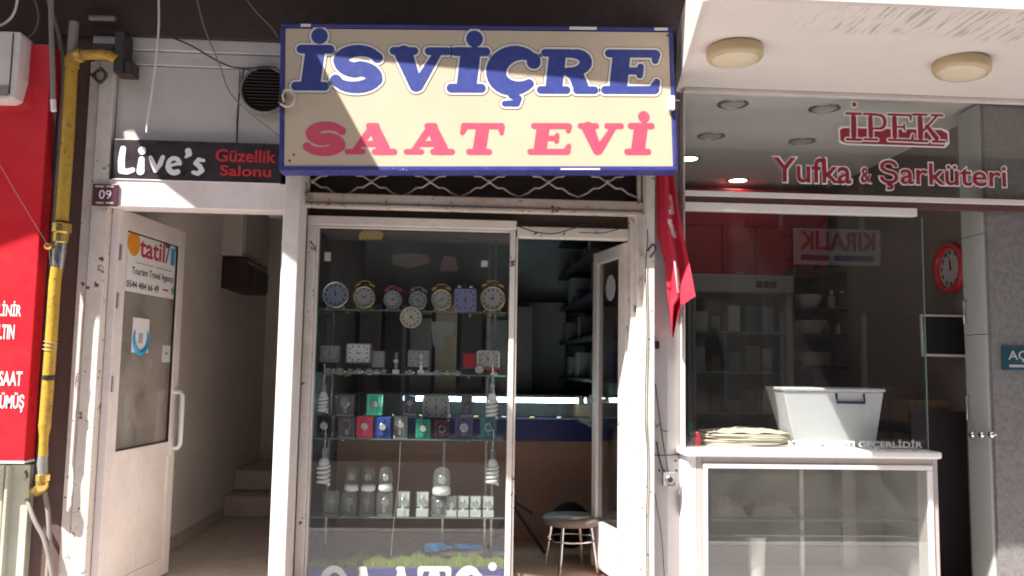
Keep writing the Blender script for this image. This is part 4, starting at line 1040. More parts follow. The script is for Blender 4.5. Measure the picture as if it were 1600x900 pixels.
# watches
def watch_flat(px, m, label, w=13):
    Y = YSH0+.035; c = P(px,580,Y); c.z = z2s+.009; r = w/2/scale_at(Y)
    R_ = thing('wrist_watch', (c.x,c.y,z2s), label, 'watch', 'watches lying on the second shelf')
    obj('case', MB().lathe(c,(0,-.8,.6),[(r*.7,-.006),(r*.7,.004),(r*.6,.006)],16), m, R_)
    obj('dial', MB().lathe(c+Vector((0,-.005,.0038)),(0,-.8,.6),[(r*.55,0),(r*.55,.0008)],16,False), M['dial'], R_)
    st = [c+Vector((r*.6*math.cos(a)*1.4,.022+.02*math.sin(a),-.003+.012*abs(math.sin(a)))) for a in [i*math.pi/6 for i in range(0,7)]]
    obj('strap', MB().tube(spline(st,3), .0045, 6), m, R_)
for px_, mm, lab in ((512,'steel','steel watch lying at the left end of the second shelf'),(531,'chrome','bright chrome watch lying second on the shelf below the blue cased clock'),(547,'gold','gold watch lying between two bright watches on the second shelf'),
                     (560,'chrome','chrome watch lying right of the gold watch on the second shelf'),(577,'chrome','large shiny watch lying under the small upright clock'),(600,'black','dark watch lying left of the watch stand on the second shelf'),
                     (683,'steel','steel watch lying alone right of the white watch stand'),(640,'chrome','thin chrome bracelet lying open between the two watch stands')):
    watch_flat(px_, M[mm], lab, 17 if px_ in (577,531) else 14)
for px_, mm, lab in ((521,'gold','small gold watch squeezed between the two leftmost watches on the second shelf'),(588,'chrome','chrome watch lying just left of the dark watch on the second shelf'),(668,'chrome','bright chrome watch lying right of the white watch stand'),
                     (699,'gold','gold watch lying right of the lone steel watch on the second shelf'),(714,'steel','steel watch lying below the dark red clock on the second shelf'),(773,'chrome','chrome watch lying at the right end of the second shelf')):
    watch_flat(px_, M[mm], lab, 12)
pw = thing('pocket_watch', (P(749,578,YSH0+.03).x,YSH0+.03,z2s), 'silver pocket watch leaning under the white clock with red base', 'watch')
c = P(749,577,YSH0+.03); c.z = z2s+.03
obj('case', MB().lathe(c,(0,-1,.15),[(.026,-.006),(.029,0),(.026,.006)],20), M['chrome'], pw); obj('dial', MB().lathe(c+Vector((0,-.007,.001)),(0,-1,.15),[(.022,0),(.022,.0008)],20,False), M['dial'], pw)
obj('crown', MB().tube([c+Vector((0,0,.028)),c+Vector((0,0,.038))],.004,6), M['chrome'], pw)
def watch_stand(px, Y, zb_, h, m, label, group='watches on stands', wide=.016):
    c = P(px,570,Y); x = c.x
    R_ = thing('watch_stand', (x,Y,zb_), label, 'watch', group)
    obj('base', MB().box(x-wide*1.1,x+wide*1.1,Y-.02,Y+.02,zb_+.0005,zb_+.022), M['white_pl'], R_, .003)
    obj('strap', MB().tube(spline([(x,Y-.008,zb_+.02),(x,Y-.016,zb_+h*.5),(x,Y-.006,zb_+h*.95),(x,Y+.012,zb_+h*.9),(x,Y+.014,zb_+.022)],4), wide*.45, 8), m, R_)
    cc = Vector((x,Y-.026,zb_+h*.62)); obj('case', MB().lathe(cc,(0,-1,0),[(wide*.95,-.006),(wide*.95,.004),(wide*.8,.006)],18), M['chrome'], R_)
    obj('dial', MB().lathe(cc,(0,-1,0),[(wide*.75,.006),(wide*.75,.0072)],18,False), M['dial'], R_)
watch_stand(619,YSH0+.035,z2s,.11,M['grey_pl'],'watch on a small grey stand left of centre on the second shelf')
watch_stand(658,YSH0+.03,z2s,.10,M['white_pl'],'white watch on a stand before the pale grey clock')
# ---- boxed watches, third and fourth shelves
def watch_box(px, py, wpx, hpx, Y, zbase, m, label, clear=False, dial='dial', group='boxed watches on the third shelf', dome=False, pillow=False):
    w, h = wpx/2/scale_at(Y), hpx/scale_at(Y); x = P(px,py,Y).x
    R_ = thing('watch_box', (x,Y,zbase), label, 'watch box', group)
    z = zbase+.0006
    if dome:
        prof = [(w*1.0,.012),(w*1.0,h*.6),(w*.9,h*.82),(w*.6,h*.95),(1e-5,h)]
        obj('clear_lid', MB().lathe((x,Y+.02,z),(0,0,1),prof,18,True,1.0), M['acryl'], R_)
        obj('base', MB().lathe((x,Y+.02,z),(0,0,1),[(w*.9,0),(w*1.04,.004),(w*1.04,h*.20),(w*.9,h*.26)],18), M['white_pl'], R_)
        zc = z+h*.58
    elif clear:
        obj('clear_lid', MB().box(x-w,x+w,Y-.012,Y+.05,z+.006,z+h), M['acryl'], R_, .004)
        obj('base', MB().box(x-w*.9,x+w*.9,Y-.008,Y+.045,z,z+(h*.28 if pillow else .005)), M['white_pl'] if pillow else M['grey_pl'], R_)
        obj('back_card', MB().box(x-w*.85,x+w*.85,Y+.040,Y+.044,z+.007+(h*.28 if pillow else 0),z+h*.95), m, R_)
        zc = z+h*.60
    else:
        obj('box', MB().box(x-w,x+w,Y-.012,Y+.05,z,z+h), m, R_, .003)
        obj('window', MB().box(x-w*.8,x+w*.8,Y-.0135,Y-.0125,z+h*.08,z+h*.92), mat('tint', tuple(min(1,c*1.0) for c in m.node_tree.nodes['Principled BSDF'].inputs['Base Color'].default_value[:3]), .12), R_)
        zc = z+h*.55
    yc = (Y-.014 if not (clear or dome) else Y+.012)
    sp_ = .3*w
    obj('strap', MB().tube([(x,yc+.002,z+h*.14+(h*.15 if pillow or dome else 0)),(x,yc,zc),(x,yc+.002,z+h*.86)], sp_, 8), M['steel'] if m in (M['board'],M['acryl']) else m, R_) if not dome else None
    obj('watch_case', MB().lathe((x,yc-sp_*.8,zc),(0,-1,0),[(w*.52,-.004),(w*.52,.003),(w*.44,.005)],18), M['chrome'], R_)
    obj('watch_dial', MB().lathe((x,yc-sp_*.8,zc),(0,-1,0),[(w*.42,.005),(w*.42,.006)],18,False), M[dial], R_)
    return R_
Y3 = YSH0+.03
third = [(507,24,33,'black',0,'dial','black watch box at the left end of the third shelf'),(541,26,31,'board',1,'black','clear box with dark watch left of the pink red box'),
 (570,24,33,'pinkbox',0,'dial_cream','bright pink red watch box on the third shelf'),(598,23,32,'bluebox',0,'dial','dark blue watch box right of the pink red box'),
 (626,22,34,'grey_pl',1,'dial_cream','clear watch box with grey back in the middle of the third shelf'),(661,22,29,'green_d',0,'dial','green watch box right of centre on the third shelf'),
 (691,22,28,'plum',0,'black','dark plum watch box right of the green box'),(725,27,33,'purple',0,'dial_blue','purple watch box under the dark clear box'),(763,25,34,'tealbox',0,'tealbox','teal watch box at the right end of the third shelf')]
for px_, w_, h_, mm, cl_, dl, lab in third: watch_box(px_,668,w_,h_,Y3,z3s,M[mm],lab,bool(cl_),dl)
s3 = scale_at(Y3)
watch_box(538,637,29,33,Y3+.004,z3s+32/s3+.002,M['board'],'large clear watch box stacked left on the second tier',True,'dial_blue',group='boxed watches stacked on the third shelf')
gd = watch_box(585,637,23,32,Y3+.004,z3s+34/s3+.002,M['greenbox'],'bright mint green digital clock box stacked on the third shelf',False,'grey_pl',group='boxed watches stacked on the third shelf')
watch_box(640,637,20,30,Y3+.004,z3s+35/s3+.002,M['purple'],'dim purple clear box stacked left of the white square clock',True,'dial_blue',group='boxed watches stacked on the third shelf')
watch_box(729,638,21,33,Y3+.004,z3s+34/s3+.002,M['purple'],'dark clear box stacked right of the white square clock',True,'black',group='boxed watches stacked on the third shelf')
single('riser', MB().box(PX(660,Y1+.05),PX(703,Y1+.05),Y1+.03,Y1+.11,z3s+.0005,P(681,654,Y1+.05).z-.0005), M['blackwood'], 'dark block carrying the white square clock on the third shelf', 'stand')
fourth = [(517,23,37,1,0,'clear watch box at the left end of the lowest shelf'),(545,23,35,1,0,'clear watch box under the first domed watch'),(573,22,35,1,0,'clear watch box under the second domed watch'),(601,24,35,1,0,'clear watch box under the third domed watch'),
          (630,20,36,1,1,'clear box with white cushion right of the slanted cord'),(660,20,36,1,1,'clear box with white cushion left of the big dome'),(686,24,30,1,0,'clear box carrying the big glass dome')]
for px_, w_, h_, cl_, pil, lab in fourth: watch_box(px_,790,w_,h_,Y3,z4s,M['grey_pl'] if not pil else M['white_pl'],lab,True,'dial' if pil else 'grey_pl',group='boxed watches on the lowest shelf',pillow=bool(pil))
for px_, lab in ((549,'first domed white watch stand from the left on the lowest shelf'),(575,'second domed white watch stand from the left on the lowest shelf'),(602,'third domed white watch stand from the left on the lowest shelf')):
    watch_box(px_,755,21,37,Y3-.002,z4s+36/s3+.002,M['white_pl'],lab,False,'dial',group='domed watch stands on the lowest shelf',dome=True)
watch_box(690,760,27,42,Y3-.002,z4s+31/s3+.002,M['white_pl'],'biggest glass dome with white base on the lowest shelf',False,'dial',group='domed watch stands on the lowest shelf',dome=True)
for px_, lab in ((705,'small white cushioned watch right of the big dome'),(724,'second small white cushioned watch right of the big dome'),(743,'third small white cushioned watch right of the big dome'),(763,'last small white cushioned watch at the right end of the lowest shelf')):
    watch_box(px_,795,18,30,Y3,z4s,M['white_pl'],lab,True,'dial',group='cushioned watches on the lowest shelf',pillow=True)
# hanging spiral bulbs
def cfl(px, ytop, ybot, wpx, Y, label):
    s_ = scale_at(Y); r = wpx/2/s_; t, b_ = P(px,ytop,Y), P(px,ybot,Y); H = t.z-b_.z
    x = b_.x
    R_ = thing('spiral_bulb', (x,Y,b_.z), label, 'light bulb', 'spiral bulbs hanging in the display')
    obj('socket', MB().lathe((x,Y,b_.z),(0,0,1),[(r*.46,H*.70),(r*.46,H*.90),(r*.3,H*.98),(r*.12,H)],14), M['steel'], R_)
    obj('ballast', MB().lathe((x,Y,b_.z),(0,0,1),[(r*.7,H*.50),(r*.8,H*.53),(r*.75,H*.62),(r*.48,H*.70)],14), M['white_pl'], R_)
    pts = [(x+r*.82*math.cos(a*.5),Y+r*.82*math.sin(a*.5),b_.z+.008+(H*.50-.008)*i/44) for i, a in enumerate(np.linspace(0,4*2*math.pi*2,45))]
    obj('spiral_tube', MB().tube(pts, H*.042, 7), M['cfl'], R_)
    obj('wire', MB().tube([(x,Y,b_.z+H),(x+.004,Y,b_.z+H+.05),(x,Y,b_.z+H+.10)], .003, 5), M['cable_white'], R_)
cfl(768,598,655,19,YSH0+.012,'upper spiral bulb hanging at the right of the display')
cfl(769,700,759,20,YSH0+.012,'lower spiral bulb hanging at the right of the display')
cfl(504,598,646,17,YSH0+.012,'upper spiral bulb hanging at the left of the display')
cfl(505,697,759,20,YSH0+.012,'lower spiral bulb hanging at the left of the display')
# cards, papers
def card(px0, py0, px1, py1, Y, m, name, label, cat, t=.0015):
    g = XZ(px0,py0,px1,py1,Y); return single(name, MB().box(g[0],g[1],Y,Y+t,g[2],g[3]), m, label, cat)
card(507,394,517,408,YD+.007,M['paper'],'price_tag','white paper tag on the upper left of the display glass','tag')
card(752,407,762,417,YD+.007,M['paper'],'price_tag','cream paper tag on the upper right of the display glass','tag')
sc_ = []
ya, yb = 359, 374
for i in range(13): sc_.append((561+i*3.0, 374+(1.8 if i%2 else -1.2)))
top_c = [(600,366),(596,361),(588,357),(576,357),(566,361),(561,366)]
single('scalloped_shape', MB().prism([P(x,y,YD+.02) for x,y in sc_+[(p[0]-.5,p[1]) for p in top_c]], (0,.002,0)), M['paper_y'], 'yellow shape with scalloped lower edge at the top of the display', 'card')  # flat yellow scalloped shape set at the top of the display
single('hanging_card', MB().prism([P(x,y,YD+.25) for x,y in ((612,412),(640,420),(672,410),(668,400),(640,394),(614,398))], (0,.002,0)), M['board'], 'brownish shaped card hanging behind the alarm clocks', 'card')
single('paper_sign', MB().prism([P(x,y,YD+.25) for x,y in ((686,424),(716,424),(712,402),(694,400))], (0,.002,0)), M['board'], 'grey brown paper sign behind the lavender clock', 'card')
single('paper_sheet', MB().prism([P(x,y,YD+.22) for x,y in ((674,503),(709,503),(709,523),(694,524),(696,545),(686,548),(676,540))], (0,.002,0)), M['grey_pl'], 'grey bent paper sheet hanging behind the cream round clock', 'paper')
for pts, lab in ((((664,850),(690,849),(707,855),(686,861),(664,862)),'left crumpled piece of bright blue paper on the display floor'),(((709,851),(716,850),(754,852),(755,858),(716,857)),'right strip of bright blue paper on the display floor')):
    c = [P(x,y,YD+.15+.02*(i%2)) for i,(x,y) in enumerate(pts)]
    single('blue_paper', MB().prism(c, (0,.004,.002)), M['cyan'], lab, 'paper')

# ------------------------------------------------------------------ shop doorway and the open door
zdt = (P(810,356,.12).z+P(975,358,.12).z)/2; zdb = P(890,373,.12).z
DFm = thing('door_frame', ((X_DISP1+X_DOOR1)/2,.12,.1), 'white painted frame of the watch shop doorway', 'door frame')
obj('head', MB().box(X_DISP1+.008,xa-.002,.09,.17,zdb,zdt), M['white_chip'], DFm, .004)
obj('left_post', MB().box(X_DISP1+.002,PX(808,.12),.10,.17,.1,zdb-.001), M['white_chip'], DFm, .003)
cable('transom_wire', [(806,352),(835,362),(865,365),(895,357),(915,350)], .0035, 'cable_black', 'black wire sagging over the watch shop doorway', .075)
cable('door_wire', [(905,363),(940,364),(965,358),(980,350),(1000,338)], .0028, 'cable_black', 'thin wire along the top of the watch shop door frame', .075)
hpx = P(983,450,.13); aD = math.radians(101)
SD_ = Frame((hpx.x,.13,.13), (math.cos(aD),math.sin(aD),0))
DWd = abs(SD_.px(931,500)[0]); DH = zdb-.13-.01
OD = thing('shop_door', SD_.o, 'white framed glass door of the watch shop standing open inwards', 'door')
ss = .055
obj('stile', MB().fbox(SD_,0,.11,0,DH,-.02,.02), M['white_chip'], OD, .003)
obj('stile', MB().fbox(SD_,DWd-.07,DWd,0,DH,-.02,.02), M['white'], OD, .003)
obj('top_rail', MB().fbox(SD_,.11,DWd-.07,DH-.07,DH,-.018,.018), M['white'], OD, .003)
obj('bottom_rail', MB().fbox(SD_,.11,DWd-.07,0,.26,-.018,.018), M['white'], OD, .003)
obj('pane', MB().fbox(SD_,.11,DWd-.07,.26,DH-.07,-.003,.003), M['glass'], OD)
u_, v_ = SD_.px(955,450); obj('oval_sticker', MB().lathe(SD_.at(u_,v_,.0035),SD_.n,[(.075,0),(.075,.0012)],24,False), M['dial'], OD)
obj('knob', MB().lathe(SD_.at(DWd-.035,.95,.02),SD_.n,[(.012,0),(.012,.03),(.022,.04),(.018,.055)],14), M['chrome'], OD)
# ------------------------------------------------------------------ inside the watch shop
YC = 1.55
CT = thing('inner_counter', (.4,YC,.1), 'shop counter with lit glass top, blue band and tan front inside the watch shop', 'counter')
zt_ = P(850,619,YC).z
xc0, xc1 = XP0+.11, X_PIL1-.12
zb1, zb0 = P(860,655,YC).z, P(860,689,YC).z
obj('tan_front', MB().box(xc0,xc1,YC,YC+.03,.101,zb0-.001), M['tan'], CT)
obj('blue_band', MB().box(xc0,xc1,YC-.01,YC+.03,zb0,zb1), M['bluepanel'], CT)
obj('glass_front', MB().box(xc0,xc1,YC,YC+.005,zb1+.001,zt_), M['glass'], CT)
obj('glass_top', MB().box(xc0,xc1,YC,YC+.45,zt_+.001,zt_+.008), M['shelfglass'], CT)
obj('inner_floor', MB().box(xc0,xc1,YC+.006,YC+.45,zb1-.02,zb1-.001), M['blackwood'], CT)
obj('carcass', MB().box(xc0,xc1,YC+.40,YC+.45,.101,zt_-.001), M['blackwood'], CT)
tl_ = P(640,628,YC+.03); tr_ = P(903,627,YC+.03); tr2 = P(975,627,YC+.03)
obj('lit_tube', MB().tube([(tl_.x,YC+.04,zt_-.03),(tr_.x,YC+.04,zt_-.03)], .017, 10), M['tube_light'], CT)
obj('tube_holder', MB().box(tr_.x+.002,tr_.x+.06,YC+.02,YC+.06,zt_-.06,zt_-.005), M['grey_pl'], CT)
obj('lit_tube', MB().tube([(tr_.x+.13,YC+.04,zt_-.03),(xc1-.02,YC+.04,zt_-.03)], .015, 10), M['tube_light'], CT)
rr = random.Random(11)
for i in range(9):
    x = xc0+.15+i*.2; c = Vector((x,YC+.12+rr.uniform(0,.1),zb1+.006))
    single('counter_watch', MB().lathe(c,(0,-.3,1),[(.022,-.006),(.022,.005),(.016,.008)],14), M['steel'] if i%2 else M['gold'], ORD[i]+' watch from the left laid out inside the lit inner counter', 'watch', 'watches inside the inner counter')
def inbox(px0,py0,px1,py1,Y,d,m,name,label,cat,bev=.004):
    g = XZ(px0,py0,px1,py1,Y); return single(name, MB().box(g[0],g[1],Y,Y+d,g[2],g[3]), m, label, cat, bevel=bev)
inbox(806,472,884,612,2.70,.15,M['board'],'notice_board','large grey brown board on the back wall of the watch shop','board')
rr = random.Random(21)
WSH = thing('wall_shelving', (X_PIL1-.25,2.0,.1), 'dark shelving with hanging goods along the right wall of the watch shop', 'shelving')
for k in range(6):
    zz = .9+k*.28; obj('shelf', MB().box(X_PIL1-.34,X_PIL1-.105,.9,2.85,zz,zz+.02), M['blackwood'], WSH)
for kk in range(6):
    for q in range(3):
        yy = 1.0+q*.55+rr.uniform(0,.2); zz = .921+kk*.28; h = rr.uniform(.08,.22); w = rr.uniform(.08,.2)
        single('shelf_carton', MB().box(X_PIL1-.34+rr.uniform(.002,.05),X_PIL1-.14,yy,yy+w,zz,zz+h), M[rr.choice(['board','shop_side','grey_pl','purple','wood','tealbox'])], ['nearest','middle','farthest'][q]+' carton on the '+ORD[kk]+' shelf up of the dark shelving in the watch shop', 'carton', 'cartons on the watch shop shelving', bevel=.003)
# left of the room, seen through the display: cupboards and boxes
for k in range(7):
    x = XP0+.14+k*.20; 
    single('back_cupboard', MB().box(x,x+.17,2.35,2.89,.1,1.75+.12*math.sin(k*2.1)), M[['shop_side','blackwood','board','tan','blackwood','board','shop_side'][k]], ['first','second','third','fourth','fifth','sixth','seventh'][k]+' narrow dark cupboard from the left behind the display', 'cupboard', bevel=.004)
STL = thing('round_stool', (P(893,808,.62).x,.62,.10), 'low round stool with worn brown seat and chrome legs in the shop doorway', 'stool')
c = P(893,806,.62); zs = c.z; rs = 46/scale_at(.62)
obj('seat', MB().lathe((c.x,.62,zs),(0,0,1),[(rs*.9,-.045),(rs,-.035),(rs,-.012),(rs*.93,0),(1e-5,.003)],28), M['seat'], STL)
for k in range(4):
    a = math.pi/4+k*math.pi/2+.25
    obj('leg', MB().tube([(c.x+math.cos(a)*rs*.72,.62+math.sin(a)*rs*.72,zs-.046),(c.x+math.cos(a)*rs*.95,.62+math.sin(a)*rs*.95,.101)], .011, 10), M['chrome'], STL)
obj('foot_ring', MB().tube([(c.x+math.cos(a)*rs*.82,.62+math.sin(a)*rs*.82,.28) for a in np.linspace(0,2*math.pi,25)[:-1]], .006, 6, True), M['chrome'], STL)
bc = P(885,800,.95)
BG = single('dark_bag', MB().sphere((bc.x+.03,1.0,zs-.12),.13,16,10,1.1), mat('black_cloth', (.012,.011,.012), .95, spec=.1), 'rounded black bag standing behind the stool', 'bag')
TP = thing('tripod', (P(812,870,1.0).x,1.0,.1), 'black camera tripod with handle standing left inside the doorway', 'tripod')
t0 = P(802,783,1.0)
obj('head', MB().box(t0.x-.03,t0.x+.02,.97,1.03,t0.z-.03,t0.z+.05), M['black'], TP, .005)
obj('pan_handle', MB().tube([t0,P(818,793,.98),P(832,802,.96)], [.006,.008,.012], 8), M['black'], TP)
for a in (0.3,2.4,4.5):
    obj('leg', MB().tube([(t0.x,1.0,t0.z-.03),(t0.x+math.cos(a)*.22,1.0+math.sin(a)*.22,.101)], .011, 8), M['black'], TP)
# ------------------------------------------------------------------ right jamb bits
cable('jamb_wire', [(1008,330,-.03),(1012,370,-.09),(1009,420,-.09),(1011,520,-.09),(1008,640,-.09),(1012,720,-.09),(1010,820,-.09),(1011,910,-.09)], .0028, 'cable_black', 'black wire running down the narrow post right of the shop door', -.085, 5)
cable('loop_wire', [(1012,392,-.09),(1020,382,-.12),(1024,390,-.12),(1016,402,-.10)], .006, 'cable_black', 'small black wire loop around the post under the flag', -.09, 5)
cable('thin_wire', [(1020,408,-.10),(1030,412,-.11),(1040,402,-.09)], .003, 'cable_black', 'thin cord from the post to the flag', -.2, 6)
for k, (yy, lab) in enumerate(((395,'upper rusty patch bracket on the door jamb'),(436,'lower rusty patch bracket on the door jamb'))):
    g = XZ(999,yy,1012,yy+7,-.0); single('jamb_bracket', MB().box(g[0],g[1],.0,.03,g[2],g[3]), M['rusty_white'], lab, 'bracket', bevel=.002)
g = XZ(1022,533,1030,545,-.02); single('black_clip', MB().box(g[0],g[1],-.03,-.002,g[2],g[3]), M['black'], 'small black clip on the grey pillar under the flag', 'clip', bevel=.003)
DB = thing('door_bell', P(1045,760,-.03), 'square grey bell box with round lens on the pillar left of the counter', 'bell')
g = XZ(1036,738,1056,760,-.03); obj('box', MB().box(g[0],g[1],-.03,-.005,g[2],g[3]), M['grey_pl'], DB, .004)
c = P(1046,749,-.03); obj('lens_ring', MB().lathe(c,(0,-1,0),[(.024,0),(.024,.012),(.018,.016)],18), M['steel'], DB); obj('lens', MB().lathe(c,(0,-1,0),[(.017,.013),(.012,.018),(1e-5,.02)],16), M['black'], DB)
cable('bell_wire', [(1024,600,-.02),(1029,640,-.02),(1036,690,-.02),(1044,738,-.025)], .003, 'cable_black', 'black wire hanging down to the bell box on the pillar', -.02)
cable('bell_wire', [(1026,690,-.02),(1030,715,-.025),(1037,736,-.025),(1046,740,-.025)], .0045, 'cable_black', 'short thick wire beside the bell box on the pillar', -.02)
cable('kinked_wire', [(1024,668,-.015),(1031,662,-.02),(1034,672,-.02),(1043,674,-.015)], .0026, 'cable_black', 'kinked bit of black wire above the bell box', -.02, 3)
cable('pillar_wire', [(1023,770,-.02),(1028,800,-.02),(1034,840,-.02),(1038,900,-.02)], .002, 'cable_black', 'thin wire hanging on the pillar below the bell box', -.02)
for k,(x_,y_) in enumerate(((1056,720),(1057,735),(1030,735))):
    single('panel_screw', MB().lathe(P(x_,y_,-.004),(0,-1,0),[(.007,-.004),(.006,.003)],8), M['maildark'], ['upper screw head on the pillar panel','lower screw head on the pillar panel','screw head left on the pillar panel'][k], 'screw')
# flag
FG = thing('flag', P(1040,270,-.07), 'red flag with white crescent hanging in folds beside the big sign', 'flag')
rows = [(262,1024,1051),(290,1025,1055),(320,1026,1060),(350,1026,1065),(372,1028,1069),(392,1034,1073),(412,1039,1077),(440,1041,1082),(463,1043,1086),(478,1045,1064),(500,1047,1058),(527,1050,1052)]
NU = 24; vs = []; fs = []; wf = []
rows2 = []
for i in range(len(rows)-1):
    for k in range(4):
        t = k/4; rows2.append(tuple(rows[i][j]*(1-t)+rows[i+1][j]*t for j in range(3)))
rows2.append(rows[-1])
for j,(yy,xa_,xb2) in enumerate(rows2):
    for i in range(NU+1):
        t = i/NU; fold = .035*math.sin(t*9.5+j*.05)+.018*math.sin(t*17+1+j*.11)
        vs.append(P(xa_+(xb2-xa_)*t, yy, -.062+fold*(.45+.55*j/len(rows2))))
for j in range(len(rows2)-1):
    for i in range(NU): fs.append((j*(NU+1)+i, j*(NU+1)+i+1, (j+1)*(NU+1)+i+1, (j+1)*(NU+1)+i))
fo = obj('cloth', MB().add(vs, fs, True), M['flag'], FG, recalc=False)
fo.data.materials.append(M['flag_white'])
for p in fo.data.polygons:
    j, i = divmod(p.index, NU); yy, xa_, xb2 = rows2[j]; t = i/NU
    if (298 < yy < 328 and .55+.10*math.sin((yy-298)/9) < t < .74) or (338 < yy < 372 and .42+(yy-338)*.005 < t < .58+(yy-338)*.0045) or (405 < yy < 455 and .36 < t < .50-(abs(yy-430)/25)*.08): p.material_index = 1
flap = [P(1063,476,-.14),P(1064,445,-.145),P(1070,424,-.15),P(1077,410,-.15),P(1082,436,-.165),P(1087,463,-.18),P(1075,470,-.16)]
fm = MB(); fm.prism(flap, (0,.004,0)); obj('turned_corner', fm, M['flag'], FG)
obj('pole', MB().tube([P(1040,275,-.065),P(1040,255,-.06),P(1036,215,-.005)], .008, 8), M['steel'], FG)

# ------------------------------------------------------------------ delicatessen: panes and lettering
f0 = wallframe(-.006)
UG = thing('upper_shop_window', (2.0,0,P(1330,310,0).z), 'upper glass of the delicatessen with maroon shop lettering', 'window')
zr1 = P(1330,306,0).z; zr0 = P(1330,334,0).z
xg0 = X_PIL1+.004; xg1 = PX(1700)
obj('pane', MB().box(xg0,xg1,-.003,.003,zr1+.002,SOF_Z-.004), glass('upper_glass', (.97,.98,.97), 1.5, .012, boost=1.0), UG)
obj('rail', MB().box(xg0,xg1,-.022,.03,zr1-.028,zr1+.001), M['alu'], UG, .003)
obj('dark_strip', MB().box(xg0,xg1,-.010,.03,zr1-.062,zr1-.0285), mat('brownish_strip', (.11,.04,.037), .5, dirt=.3, dscale=4), UG)
obj('rail', MB().box(xg0,PX(1433),-.024,.03,zr0-.008,zr1-.0625), M['alu'], UG, .003)
il = [('İ',1319,1348,175,221),('P',1347,1387,176,221),('E',1385,1428,177,222),('K',1424,1478,177,224)]
lev = word(f0, il, FAT, [(.0075,.0016),(.0,.0035)], .0, .0025, .60)
obj('letter_border', lev[0], M['white_print'], UG, recalc=False)
f0b = wallframe(-.006)
bar = [(1312,203),(1318,200),(1470,203),(1480,208),(1481,222),(1474,229),(1322,224),(1313,220)]
obj('banner_border', MB().prism([f0.at(*f0.px(x+(2.5 if x>1400 else -2.5),y+(2.5 if y>212 else -2.5)),.0005) for x,y in bar], f0.n*.0006), M['white_print'], UG)
obj('banner', MB().prism([f0.at(*f0.px(x,y),.0012) for x,y in bar], f0.n*.0001), M['maroon'], UG)
lev2 = word(f0, il, FAT, [(.0055,.0022)], .0, .0025, .60)
obj('letter_border', lev2[0], M['white_print'], UG, recalc=False)
obj('lettering', lev[1], M['maroon'], UG, recalc=False)
def outlined(s, box, bold, grow):
    text('letter_border', s, f0, (box[0]-grow,box[1]-grow,box[2]+grow,box[3]+grow), M['white_print'], UG, .0012, bold+.03)
    text('lettering', s, f0, box, M['maroon'], UG, .0025, bold)
outlined('Yufka', (1208,247,1330,286), .014, 2.2)
outlined('&', (1344,262,1361,286), .016, 2.0)
outlined('Şarküteri', (1374,253,1572,299), .014, 2.2)
LG = thing('counter_window', (1.8,0,.86), 'tall front glass above the delicatessen counter with white lettering along its foot', 'window')
ctz = (P(1080,697,-.12).z+P(1460,711,-.12).z)/2
xgr = PX(1442)
obj('pane', MB().box(xg0,xgr,-.004,.004,ctz+.002,zr0-.010), M['glass_deli'], LG)
obj('pane_edge', MB().box(xgr+.0005,xgr+.006,-.005,.005,ctz+.002,zr0-.010), M['shelfedge'], LG)
text('lettering','KREDİ KARTI GEÇERLİDİR',f0,(1232,686,1441,701),M['white_print'],LG,.002,.02)
# ceiling lamps
def surface_lamp(px, py, label, tilt):
    c = PZ(px, py-10, SOF_Z); r = .125
    R_ = thing('ceiling_lamp', (c.x,c.y,SOF_Z), label, 'lamp', 'round lamps under the canopy')
    ax = Vector((tilt,0,-1)).normalized()
    obj('body', MB().lathe(c,ax,[(r*.96,.001),(r*1.04,.008),(r*1.04,.045),(r*.98,.058),(r*.86,.062)],36), M['lamp_beige'], R_)
    obj('lens', MB().lathe(c,ax,[(r*.86,.061),(r*.84,.066),(r*.6,.074),(1e-5,.078)],36), M['lamp_lens'], R_)
surface_lamp(1148,84,'round yellowed ceiling lamp at the left of the canopy',0.0)
surface_lamp(1503,106,'round yellowed ceiling lamp at the right of the canopy',-.12)
CZ = SOF_Z+.012
def recessed(px, py, label, lit=False, r=.085):
    c = PZ(px, py, CZ)
    R_ = thing('recessed_light', (c.x,c.y,CZ), label, 'light', 'recessed lights in the delicatessen ceiling')
    obj('ring', MB().lathe((c.x,c.y,CZ),(0,0,-1),[(r*1.05,.0005),(r*1.05,.006),(r*.85,.010),(r*.82,.004)],28), M['steel'], R_)
    obj('reflector', MB().lathe((c.x,c.y,CZ),(0,0,-1),[(r*.8,.001),(r*.8,.005)],28,False), M['downlight'] if lit else M['alu'], R_)
recessed(1145,162,'unlit recessed light with steel ring, front left of the shop ceiling')
recessed(1288,169,'unlit recessed light with steel ring, left of the maroon capital letters')
recessed(1111,212,'faint recessed light behind the front left one in the shop ceiling')
recessed(1253,220,'faint recessed light in the middle of the shop ceiling')
recessed(1075,247,'lit greenish recessed light next to the pillar',True,.085)
recessed(1153,281,'lit greenish recessed light above the red cabinets',True,.085)

# ------------------------------------------------------------------ delicatessen counter and what stands on it
CN = thing('display_counter', (1.8,.1,.0), 'glass fronted display counter with white marble top outside the delicatessen', 'counter')
Yc0 = -.10
xk0, xk1 = PX(1088,Yc0,800), PX(1467,Yc0,800)
xt0, xt1 = PX(1069,-.12,700), PX(1470,-.12,705)
obj('marble_top', MB().box(xt0,xt1,-.135,.52,ctz-.036,ctz), M['marble'], CN, .010)
zf1 = ctz-.037
fwd = .055
zg1 = P(1270,733,Yc0).z
obj('post', MB().box(xk0-.045,xk0,Yc0-.001,.5,.0,zf1), M['alu'], CN, .003)
obj('post', MB().box(xk0+.001,xk0+.032,Yc0,.04,.0,zf1), M['ply'], CN, .003)
obj('post', MB().box(xk1-.03,xk1,Yc0,.04,.0,zf1), M['ply'], CN, .003)
obj('head_rail', MB().box(xk0+.033,xk1-.031,Yc0,.04,zg1+.026,zf1), M['ply'], CN, .002)
